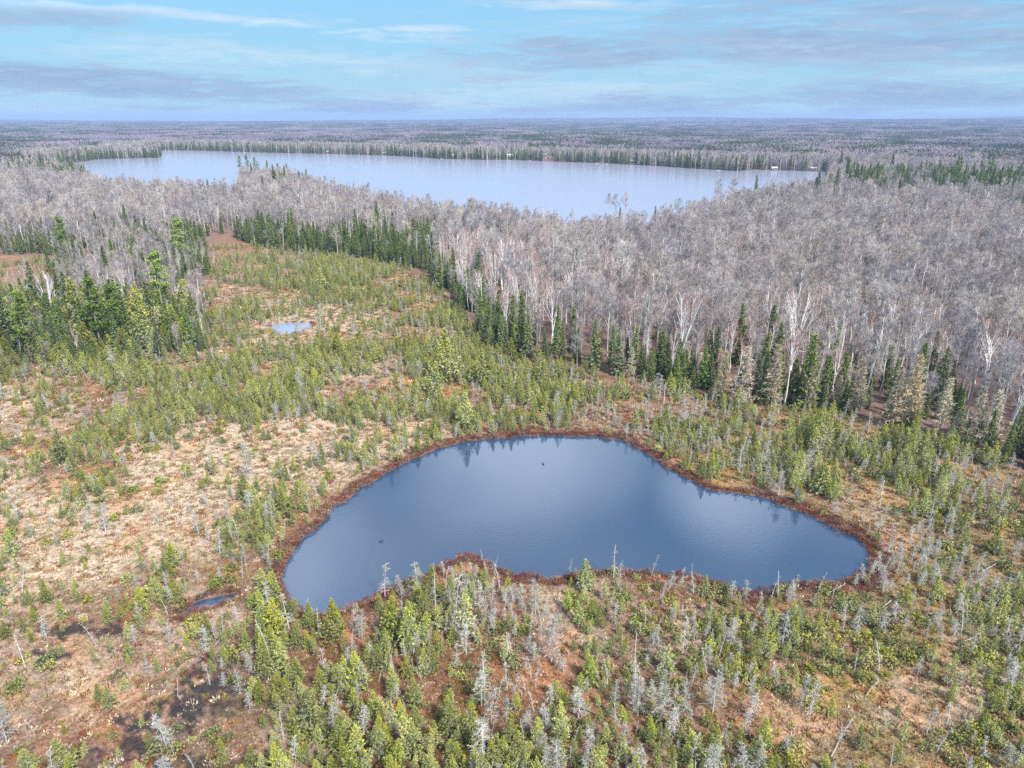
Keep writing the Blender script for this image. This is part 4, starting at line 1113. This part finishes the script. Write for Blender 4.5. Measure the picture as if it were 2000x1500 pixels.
LOOK = {
 'bog_spruce': (lambda v, s: ("tall " if s > 1.15 else "small " if s < 0.8 else "") + ["full yellow-green spruce", "broad green spruce", "narrow green spruce", "thin tufted spruce", "scraggy half-bare spruce"][v % 5]),
 'dead_spruce': (lambda v, s: ("tall " if s > 1.1 else "low " if s < 0.75 else "") + ["bushy grey dead tree", "thin grey dead tree", "bare grey pole", "wide pale dead tree"][v % 4]),
 'fir_tree': (lambda v, s: ("tall " if s > 0.95 else "short " if s < 0.65 else "") + ["dark green fir", "broad dark fir", "narrow dark fir"][v % 3]),
 'larch_tree': (lambda v, s: ("tall " if s > 1.05 else "short " if s < 0.85 else "") + "leafless tan larch"),
 'birch_tree': (lambda v, s: ["single-stemmed white birch", "two-stemmed white birch", "slim white birch", "many-stemmed white birch"][v % 4]),
 'hardwood_tree': (lambda v, s: ("tall " if s > 1.1 else "short " if s < 0.85 else "") + ["round-crowned bare grey tree", "dark-barked bare tree", "slim pale bare tree"][v % 3]),
 'pine_tree': (lambda v, s: "tufted green pine"),
 'bog_shrub': (lambda v, s: ("large " if s > 1.15 else "small " if s < 0.85 else "") + ["green low bush", "yellow-green low bush", "dull green low bush"][v % 3]),
}
CAT = {'bog_spruce': 'spruce tree', 'dead_spruce': 'dead tree', 'fir_tree': 'fir tree', 'larch_tree': 'larch tree', 'birch_tree': 'birch tree', 'hardwood_tree': 'bare tree', 'pine_tree': 'pine tree', 'bog_shrub': 'bush'}
GROUP = {'bog_spruce': 'spruces of the bog', 'dead_spruce': 'dead trees of the bog', 'fir_tree': 'firs of the forest edge', 'larch_tree': 'larches of the forest edge', 'birch_tree': 'white birches of the woods', 'hardwood_tree': 'bare trees of the woods', 'pine_tree': 'pines', 'bog_shrub': 'low bushes of the bog'}

def make_thing(kind, X, Y, Z, s, rz, v, label, leanx=0.0, sz=1.0):
    pm, jm = PROTO[kind][v]
    if len(pm) == 1:
        o = bpy.data.objects.new(kind, list(pm.values())[0]); COL.objects.link(o)
    else:
        o = bpy.data.objects.new(kind, None); o.empty_display_size = 0.5; COL.objects.link(o)
        for p, me in pm.items():
            c = bpy.data.objects.new(p, me); COL.objects.link(c); c.parent = o
    o.location = (X, Y, Z); o.rotation_mode = 'ZYX' if leanx else 'XYZ'
    if leanx:
        o.rotation_mode = 'XYZ'; o.rotation_euler = (0, leanx, rz)
        from mathutils import Euler, Matrix
        o.rotation_euler = (Matrix.Rotation(leanx, 3, 'Y') @ Matrix.Rotation(rz, 3, 'Z')).to_euler()
    else: o.rotation_euler = (0, 0, rz)
    o.scale = (s * sz, s * sz, s)
    o['label'] = label; o['category'] = CAT[kind]; o['group'] = GROUP[kind]
    return o

def gn_stuff(name, pts, variants, label, **kw):
    """one object: points of a mesh carrying the remaining, uncounted plants"""
    me = bpy.data.meshes.new(name)
    n = len(pts); me.vertices.add(n); me.vertices.foreach_set('co', np.ascontiguousarray(pts[:, :3], np.float32).ravel())
    for nm, colm in (('turn', 3), ('size', 4)):
        at = me.attributes.new(nm, 'FLOAT', 'POINT'); at.data.foreach_set('value', np.ascontiguousarray(pts[:, colm], np.float32))
    at = me.attributes.new('pick', 'INT', 'POINT'); at.data.foreach_set('value', np.ascontiguousarray(pts[:, 5], np.int32))
    o = link(name, me)
    ng = bpy.data.node_groups.new(name, 'GeometryNodeTree')
    ng.interface.new_socket('Geometry', in_out='INPUT', socket_type='NodeSocketGeometry')
    ng.interface.new_socket('Geometry', in_out='OUTPUT', socket_type='NodeSocketGeometry')
    N, L = ng.nodes, ng.links
    gi = N.new('NodeGroupInput'); go = N.new('NodeGroupOutput')
    jn = N.new('GeometryNodeJoinGeometry')
    for i, m in enumerate(variants):
        po = bpy.data.objects.new(name + '_plant', m)
        oi = N.new('GeometryNodeObjectInfo'); oi.inputs['Object'].default_value = po; oi.inputs['As Instance'].default_value = True
        L.new(oi.outputs['Geometry'], jn.inputs[0])
    def na(nm, tp='FLOAT'):
        a_ = N.new('GeometryNodeInputNamedAttribute'); a_.data_type = tp; a_.inputs['Name'].default_value = nm
        return [q for q in a_.outputs if q.enabled and q.name == 'Attribute'][0]
    iop = N.new('GeometryNodeInstanceOnPoints'); iop.inputs['Pick Instance'].default_value = True
    L.new(gi.outputs[0], iop.inputs['Points']); L.new(jn.outputs[0], iop.inputs['Instance'])
    L.new(na('pick', 'INT'), iop.inputs['Instance Index'])
    cx = N.new('ShaderNodeCombineXYZ'); L.new(na('turn'), cx.inputs[2]); L.new(cx.outputs[0], iop.inputs['Rotation'])
    L.new(na('size'), iop.inputs['Scale'])
    L.new(iop.outputs[0], go.inputs[0])
    md = o.modifiers.new('plants', 'NODES'); md.node_group = ng
    o['kind'] = 'stuff'; o['label'] = label; o['category'] = kw.get('category', 'plants')
    return o

STUFF = {
 'bog_spruce': ('spruce_thicket', "smaller green spruces covering the rest of the bog"),
 'dead_spruce': ('dead_spruce_thicket', "grey dead little trees scattered over the rest of the bog"),
 'fir_tree': ('fir_woods', "dark green firs standing in the woods further back"),
 'larch_tree': ('larch_woods', "leafless tan larches further along the forest edge"),
 'birch_tree': ('birch_woods', "white birches scattered through the woods further back"),
 'hardwood_tree': ('bare_woods', "bare grey woods stretching from the bog to the lake"),
 'pine_tree': ('pine_woods', "green pines beyond the lake"),
 'bog_shrub': ('bush_cover', "low green bushes between the small bog trees"),
 'tuft': ('sedge_cover', "tan and russet tufts covering the bog"),
 'heath': ('leatherleaf_fringe', "red-brown leatherleaf fringing the water"),
}
rr = np.random.default_rng(5)
for kind in KINDS:
    hs_ = [h for h in HERO if h[0] == kind]
    arr = np.concatenate(PLACED[kind]) if PLACED[kind] else np.zeros((0, 3))
    nv = KINDS[kind][1]
    # keep clear of trees placed one by one
    if hs_ and len(arr):
        ok = np.ones(len(arr), bool)
        for h in hs_:
            ok &= np.hypot(arr[:, 0] - h[1], arr[:, 1] - h[2]) > (1.0 if kind in ('bog_spruce', 'dead_spruce') else 2.0)
        arr = arr[ok]
    if kind == 'bog_spruce' or kind == 'hardwood_tree' or kind == 'dead_spruce' or kind == 'fir_tree':
        ok = np.ones(len(arr), bool)
        for h in HERO:
            if h[0] != kind: ok &= np.hypot(arr[:, 0] - h[1], arr[:, 1] - h[2]) > (1.1 if kind != 'hardwood_tree' else 2.5)
        # open sight lines in front of the fully seen shore snags and edge trees
        arr = arr[ok]
    Z = terrain(arr[:, 0], arr[:, 1]) - 0.03
    pick = rr.integers(0, nv, len(arr)); turn = rr.uniform(0, 6.283, len(arr))
    px_, py_ = to_px(arr[:, 0], arr[:, 1], Z)
    _, pt_ = to_px(arr[:, 0], arr[:, 1], Z + KINDS[kind][3] * arr[:, 2])
    size = py_ - pt_
    vis = (px_ > 8) & (px_ < 1992) & (pt_ > 230) & (pt_ < 1490) & (py_ < 1560)
    # hidden spots: woods directly behind the near rows count less
    score = np.where(vis, size, -1)
    if kind in ('tuft', 'heath'): want = 0
    else: want = 300 - len(hs_)
    order = np.argsort(-score)[:want]; order = order[score[order] > 4]
    solo = np.zeros(len(arr), bool); solo[order] = True
    for h in hs_:
        _, X, Y, s, lab, var, lean = h
        z = float(terrain(np.array([X]), np.array([Y]))[0]) - 0.03
        wide = 1.0
        if kind == 'larch_tree': wide = 0.95
        make_thing(kind, X, Y, z, s, rr.uniform(0, 6.28), (var or 0) % nv, lab, lean, wide)
    # labels: kind look + place, then order from the left
    bins = {}
    for i in order:
        lk = LOOK[kind](int(pick[i]), float(arr[i, 2])); pl = where(float(px_[i]), float(py_[i]), kind)[0]
        bins.setdefault((lk, pl), []).append(i)
    for (lk, pl), ids in bins.items():
        ids.sort(key=lambda i: px_[i])
        # split long rows by depth
        rows = [ids]
        if len(ids) > 6:
            byd = sorted(ids, key=lambda i: -py_[i]); nr = 2 if len(ids) <= 30 else 3; h_ = -(-len(byd) // nr)
            rows = [sorted(byd[q:q + h_], key=lambda i: px_[i]) for q in range(0, len(byd), h_)]
        for ri, row in enumerate(rows):
            rn = "" if len(rows) == 1 else ("nearer " if ri == 0 else "farther " if ri == len(rows) - 1 else "middling ")
            for j, i in enumerate(row):
                if len(row) == 1: lab = f"the one {rn}{lk} {pl}" if rn else f"the only {lk} {pl}"
                elif j == len(row) - 1: lab = f"rightmost {rn}{lk} {pl}"
                elif j == 0: lab = f"leftmost {rn}{lk} {pl}"
                else: lab = f"{ORD[min(j, 28)]}{rn}{lk} from the left {pl}"
                if len(lab.split()) > 16: lab = lab.replace(" from the left", " from left")
                if len(lab.split()) > 16: lab = lab.replace(" tree", "").replace("lower left corner", "lower left").replace("lower right corner", "lower right")
                if len(lab.split()) > 16: lab = lab.replace("along the bottom edge", "bottom edge").replace("along the water", "by water")
                if len(lab.split()) > 16: lab = lab.replace(", near the frame edge", ", outer part").replace(" yellow-green", "")
                if len(lab.split()) > 16: lab = lab.replace(', outer part', '').replace('nearer', 'near').replace('the one ', '')
                if len(lab.split()) > 16: lab = lab.replace(' in the ', ' at ').replace(' low', '').replace(' the ', ' ')
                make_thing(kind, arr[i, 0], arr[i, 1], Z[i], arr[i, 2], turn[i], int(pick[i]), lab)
    rest = ~solo
    if rest.sum():
        pts = np.stack([arr[rest, 0], arr[rest, 1], Z[rest], turn[rest], arr[rest, 2], pick[rest]], 1)
        nm, lb = STUFF[kind]
        gn_stuff(nm, pts, [j for _, j in PROTO[kind]], lb)

# ------------------------------------------------------------------ far forest: patches of small trees out to the horizon
def patch(r, kind):
    t = TM(); S = 70.0
    n = 95 if kind == 0 else 150
    for j in range(n):
        x, y = r.uniform(-S / 2, S / 2, 2)
        if kind == 1 or r.uniform() < 0.03:
            H = r.uniform(11, 19); m = 26; z = r.uniform(0.05, 1, m); a_ = r.uniform(0, 6.28, m)
            rad = 2.4 * (1 - z) + 0.3
            P = np.stack([x + np.cos(a_) * rad * 0.8, y + np.sin(a_) * rad * 0.8, z * H], 1)
            t.leaf(P, 1.5, jitter((0.07, 0.105, 0.035), m, r, 0.3), r, 0.2)
        else:
            H = r.uniform(12, 17); m = 34; cr = r.uniform(2.6, 4.2)
            v = r.normal(size=(m, 3)); v /= np.linalg.norm(v, axis=1, keepdims=True); v *= r.uniform(0.6, 1, (m, 1))
            P = np.array([x, y, H * 0.72]) + v * (cr, cr, H * 0.28)
            base = np.array((0.31, 0.275, 0.33)) * r.uniform(0.72, 1.2)
            if r.uniform() < 0.25: base = base * np.array((1.12, 0.95, 0.9))
            if r.uniform() < 0.2: base = base * np.array((1.0, 1.08, 0.85))
            t.leaf(P, 1.25, jitter(base, m, r, 0.12), r, 0.0, np.array([[0, 0, 0.8]] * m))
            t.sliver(np.array([[x, y, 0]]), np.array([[0, 0, 1.0]]), H * 0.8, 0.45, (0.42, 0.39, 0.36), r)
    return t.mesh('far_trees', M_FAR)
PATCHES = [patch(np.random.default_rng(300 + i), 1 if i >= 5 else 0) for i in range(7)]
PS = 62.0
xs = np.arange(-8800, 8800, PS); ys = np.arange(600, 12400, PS)
PX, PY = np.meshgrid(xs, ys); PX = PX.ravel(); PY = PY.ravel()
rp = np.random.default_rng(9); PX = PX + rp.uniform(-8, 8, len(PX)); PY = PY + rp.uniform(-8, 8, len(PY))
PD = np.hypot(PX, PY); k = (PD < 12400) & (np.abs(np.arctan2(PX, PY)) < R(46)) & (PD > 1000); PX, PY, PD = PX[k], PY[k], PD[k]
sl = np.where(PD < 3000, np.minimum(sdf(LAKE, PX, PY), sdf(LAKE2, PX, PY)), 999)
# the land side of the far shore only: outside the near-forest scatter
_, qy = to_px(PX, PY)
k = (sl > 105) & ((PD > 1150) ) & (qy < 337)
PX, PY, PD = PX[k], PY[k], PD[k]
dark = (fbm(PX, PY * 0.6, 420, 101) > 0.69) & (rp.uniform(0, 1, len(PX)) < 0.85)
pk = np.where(dark, rp.integers(5, 7, len(PX)), rp.integers(0, 5, len(PX)))
pts = np.stack([PX, PY, terrain(PX, PY) - 0.2, rp.integers(0, 4, len(PX)) * math.pi / 2 + rp.uniform(-.2, .2, len(PX)), rp.uniform(0.92, 1.12, len(PX)), pk], 1)
gn_stuff('distant_forest', pts, PATCHES, "hazy forest stretching from the far shore to the horizon")

# ------------------------------------------------------------------ the air
hb = bpy.data.materials.new('air'); hb.use_nodes = True
hb.node_tree.nodes.clear()
ho = hb.node_tree.nodes.new('ShaderNodeOutputMaterial'); hv = hb.node_tree.nodes.new('ShaderNodeVolumePrincipled')
hv.inputs['Color'].default_value = (0.42, 0.58, 0.92, 1); hv.inputs['Density'].default_value = HAZE
hv.inputs['Anisotropy'].default_value = 0.0
hb.node_tree.links.new(hv.outputs[0], ho.inputs['Volume'])
x0, x1, y0, y1, z0_, z1_ = -13200, 13200, -300, 15800, -6.0, 135.0
Vh = [(x, y, z) for z in (z0_, z1_) for x, y in ((x0, y0), (x1, y0), (x1, y1), (x0, y1))]
Fh = [(3, 2, 1, 0), (4, 5, 6, 7), (0, 1, 5, 4), (1, 2, 6, 5), (2, 3, 7, 6), (3, 0, 4, 7)]
link('haze', mesh_from('haze', Vh, Fh, [hb]), kind='stuff', label='thin blue haze over the far woods', category='haze')

# ------------------------------------------------------------------ houses, docks, boats, birds, logs
def boxes_mesh(name, lst, mat):
    """list of (x0, x1, y0, y1, z0, z1) solids in one part"""
    V, Fq = [], []
    for (a0, a1, b0, b1, c0, c1) in lst:
        n = len(V); V += [(a0, b0, c0), (a1, b0, c0), (a1, b1, c0), (a0, b1, c0), (a0, b0, c1), (a1, b0, c1), (a1, b1, c1), (a0, b1, c1)]
        Fq += [tuple(n + k for k in f) for f in ((3, 2, 1, 0), (4, 5, 6, 7), (0, 1, 5, 4), (1, 2, 6, 5), (2, 3, 7, 6), (3, 0, 4, 7))]
    return mesh_from(name, V, Fq, [mat])
M_WALLS = [solid_mat('white_siding', (0.42, 0.41, 0.40)), solid_mat('brown_siding', (0.36, 0.20, 0.15)), solid_mat('tan_siding', (0.55, 0.45, 0.36)), solid_mat('blue_grey_siding', (0.38, 0.43, 0.50))]
M_ROOFS = [solid_mat('pale_metal_roof', (0.48, 0.49, 0.52), 0.6), solid_mat('red_brown_roof', (0.30, 0.17, 0.15)), solid_mat('grey_shingle_roof', (0.40, 0.40, 0.42))]
M_PANE = solid_mat('window_glass', (0.05, 0.06, 0.08), 0.1, 0.6)
M_DOOR = solid_mat('door_paint', (0.25, 0.12, 0.08))
M_PLANK = solid_mat('grey_planks', (0.62, 0.58, 0.53))
M_BRICK = solid_mat('chimney_brick', (0.35, 0.17, 0.12))
def cottage(px_, py_, w, wall, roof, label):
    X, Y = gp(px_, py_); z = float(terrain(np.array([X]), np.array([Y]))[0]) + 0.05
    rt = link('cottage', None, label=label, category='house', group='houses along the far lake shore')
    rt.location = (X, Y, z); rt.rotation_euler = (0, 0, -math.atan2(X, Y) + 0.2)
    w = w * 0.72; h = 2.8 if w < 9 else 4.0; d = w * 0.62; rh = d * 0.33
    link('wall', boxes_mesh('wall', [(-w / 2, w / 2, -d / 2, d / 2, 0, h)], M_WALLS[wall]), rt)
    e = 0.5
    V = [(-w/2-e, -d/2-e, h), (w/2+e, -d/2-e, h), (w/2+e, d/2+e, h), (-w/2-e, d/2+e, h), (-w/2-e, 0, h+rh), (w/2+e, 0, h+rh)]
    V = V + [(x, y, z_ + 0.25) for x, y, z_ in V]
    rf = bpy.data.meshes.new('roof'); rf.from_pydata(V, [], [(0, 3, 2, 1), (6, 7, 11, 10), (8, 9, 10, 11), (0, 1, 7, 6), (2, 3, 9, 8), (1, 2, 8, 11, 7), (3, 0, 6, 10, 9)]); rf.materials.append(M_ROOFS[roof])
    ro = link('roof', rf, rt)
    link('chimney', boxes_mesh('chimney', [(w * 0.2, w * 0.2 + 0.8, -0.4, 0.4, h + rh * 0.8, h + rh + 1.2)], M_BRICK), ro)
    nw = 2 if w < 10 else 4
    for j in range(nw):
        cx = -w / 2 + w * (j + 0.6) / (nw + 0.6)
        link('window', boxes_mesh('window', [(cx - 0.6, cx + 0.6, -d / 2 - 0.05, -d / 2 + 0.05, 1.1, 2.4)], M_PANE), rt)
    link('door', boxes_mesh('door', [(w / 2 - 1.5, w / 2 - 0.6, -d / 2 - 0.06, -d / 2 + 0.06, 0.05, 2.15)], M_DOOR), rt)
    return rt
HS = [(0, 0, "small white cottage on the far shore, left of a pair"), (0, 0, "small white cottage on the far shore, right of a pair"), (0, 0, "large white lake house with pale roof at the middle of the far shore"),
      (0, 0, "small pale roofed shed behind the large white lake house"), (1, 1, "red-brown cabin among trees on the far shore"), (2, 2, "tan cottage at the far left shore above the lake point"),
      (0, 0, "white cottage by the lone dark tree on the right far shore"), (2, 2, "tan cottage at the right end of the lake"), (2, 0, "tan pale-roofed cottage left of the white pair on the far shore"), (1, 2, "brown cottage by the docks on the far shore")]
for (hx, hy, hw), (wl, rf_, lb) in zip(HOUSE_AT, HS): cottage(hx, hy, hw, wl, rf_, lb)
cottage(92, 300, 30, 0, 0, "long low pale-roofed building in the trees at far left")

def dock(px_, py_, label, boat=None):
    X, Y = gp(px_, py_, -0.3)
    rt = link('dock', None, label=label, category='dock', group='docks on the far shore'); rt.location = (X, Y, -0.3); rt.rotation_euler = (0, 0, -math.atan2(X, Y) + 0.3)
    link('deck', boxes_mesh('deck', [(-1.0, 1.0, -7, 7, 0.55, 0.7), (-4, -1.002, -7, -4.5, 0.55, 0.7)], M_PLANK), rt)
    for sx in (-0.9, 0.9):
        for sy in (-6.5, 0, 6.3): link('post', boxes_mesh('post', [(sx - 0.1, sx + 0.1, sy - 0.1, sy + 0.1, -1.5, 0.548)], M_PLANK), rt)
    if boat:
        b = link('boat', None, label=boat, category='boat', group='boats on the far shore'); b.location = (X + 4.2, Y - 2, -0.35); b.rotation_euler = (0, 0, -math.atan2(X, Y) + 0.3)
        ys_ = np.linspace(-3, 3, 9); wd = 1.1 * np.sqrt(np.clip(1 - (np.clip(ys_, 0, 3) / 3.0) ** 2.2, 0.0, 1)) + 0.02
        V, Fc = [], []
        for y_, w_ in zip(ys_, wd): V += [(-w_, y_, 0.85), (-w_ * 0.7, y_, 0.15), (0, y_, -0.15), (w_ * 0.7, y_, 0.15), (w_, y_, 0.85), (w_ * 0.8, y_, 0.75), (0, y_, 0.4), (-w_ * 0.8, y_, 0.75)]
        for a_ in range(8):
            for c_ in range(8): Fc.append((a_ * 8 + c_, a_ * 8 + (c_ + 1) % 8, a_ * 8 + 8 + (c_ + 1) % 8, a_ * 8 + 8 + c_))
        link('hull', mesh_from('hull', V, Fc, [M_WALLS[0]]), b)
        link('seat', boxes_mesh('seat', [(-0.75, 0.75, -0.3, 0.1, 0.5, 0.78), (-0.75, 0.75, -2.2, -1.8, 0.5, 0.78)], M_PLANK), b)
        link('motor', boxes_mesh('motor', [(-0.2, 0.2, -3.35, -3.05, 0.3, 1.25)], M_PANE), b)
dock(1184, 320.6, "pale dock with a side platform, right one of the middle far shore", "white boat by the right dock of the middle far shore")
dock(1165, 319.6, "pale dock just left of the boat dock on the far shore", "white boat between the two middle docks")
dock(1035, 314.4, "dock below the large white lake house", None)
dock(862, 311.2, "dock left of the white cottage pair", None)
dock(1402, 333.4, "dock on the right far shore", "white boat on the right far shore")
dock(655, 302.4, "dock at the far left shore", None)

def loon(px_, py_, rz, label):
    X, Y = gp(px_, py_, -0.1)
    pth = [(-0.42, 0, 0.10), (-0.34, 0, 0.12), (-0.2, 0, 0.11), (0, 0, 0.09), (0.18, 0, 0.10), (0.27, 0, 0.15), (0.31, 0, 0.24), (0.33, 0, 0.31), (0.37, 0, 0.35), (0.43, 0, 0.35), (0.48, 0, 0.34), (0.57, 0, 0.33)]
    rad = [0.01, 0.05, 0.12, 0.15, 0.13, 0.08, 0.05, 0.05, 0.06, 0.045, 0.02, 0.004]
    t = TM(); t.tube(pth, rad, (0.05, 0.05, 0.055), 10)
    V, Fc, C = t.arrays(); C = C.copy(); C[(V[:, 2] < 0.06)] = (0.5, 0.5, 0.5)
    o = link('loon', mesh_from('loon', V, Fc, [M_BARK], C, smooth=True), label=label, category='bird')
    o.location = (X, Y, -0.1); o.rotation_euler = (0, 0, rz); o.scale = (0.95, 0.95, 0.95)
loon(744, 1058, 0.4, "dark water bird swimming in the left half of the pond")
loon(1061, 907, 2.0, "small dark water bird near the far shore of the pond")

LOGS = [(1870, 1260, 1955, 1235, "pale fallen trunk at right, lowest of the long ones"), (1612, 1165, 1650, 1150, "short pale log right of the right cove"), (1838, 1098, 1916, 1075, "thin fallen trunk by the right snags near the pond end"),
        (1740, 1178, 1700, 1210, "fallen grey trunk crossing near the small puddle"), (1745, 1185, 1768, 1205, "short log forming a fork beside the small puddle"), (1965, 1275, 1985, 1255, "bright short log at the right edge"),
        (1620, 1485, 1665, 1415, "leaning grey trunk in the lower right spruces"), (1870, 1440, 1885, 1500, "long white trunk at the bottom right"), (1915, 1120, 1965, 1100, "thin pale trunk near the right frame edge"),
        (1175, 1385, 1205, 1415, "forked pale branch in the lower middle"), (870, 1495, 905, 1440, "pale log between bottom middle spruces"), (1000, 1290, 1045, 1300, "grey log under dead trees below the headland"),
        (905, 1215, 955, 1225, "bleached log behind the headland tip"), (1522, 1480, 1560, 1462, "arched white branch at the bottom right of the middle"), (1690, 1365, 1715, 1340, "short grey log under the lower right spruces"),
        (1330, 905, 1362, 915, "pale log on the slope above the right pond shore"), (1700, 1010, 1740, 1000, "grey log among snags at the right"), (420, 1265, 455, 1240, "thin grey stick log by the mud")]
for xa, ya, xb, yb, lb in LOGS:
    A_, B_ = gp(xa, ya), gp(xb, yb); ln = math.hypot(B_[0] - A_[0], B_[1] - A_[1]); ln = min(ln, 6.5)
    ang = math.atan2(B_[1] - A_[1], B_[0] - A_[0]); t = TM(); r_ = np.random.default_rng(int(xa))
    q = np.linspace(0, 1, 6); t.tube(np.stack([q * ln, 0.12 * np.sin(q * 3 + xa), 0.28 + 0.45 * q], 1), 0.05 * (1 - 0.75 * q) + 0.012, (0.36, 0.34, 0.32), 6)
    bo = link('fallen_log', None, label=lb, category='log', group='fallen trunks lying on the bog')
    bo.location = (A_[0], A_[1], float(terrain(np.array([A_[0]]), np.array([A_[1]]))[0])); bo.rotation_euler = (0, 0, ang)
    link('trunk', t.mesh('trunk', M_BARK), bo)
    t = TM(); m = 26; u_ = r_.uniform(0.3, 1, m)
    t.sliver(np.stack([u_ * ln, 0 * u_, 0.28 + 0.45 * u_], 1), np.stack([0.5 + 0 * u_, r_.normal(0, 1, m), r_.normal(0.3, 0.8, m)], 1), r_.uniform(0.25, 0.8, m), 0.04, jitter((0.5, 0.48, 0.46), m, r_, 0.2), r_)
    link('branches', t.mesh('branches', M_TWIG), bo)
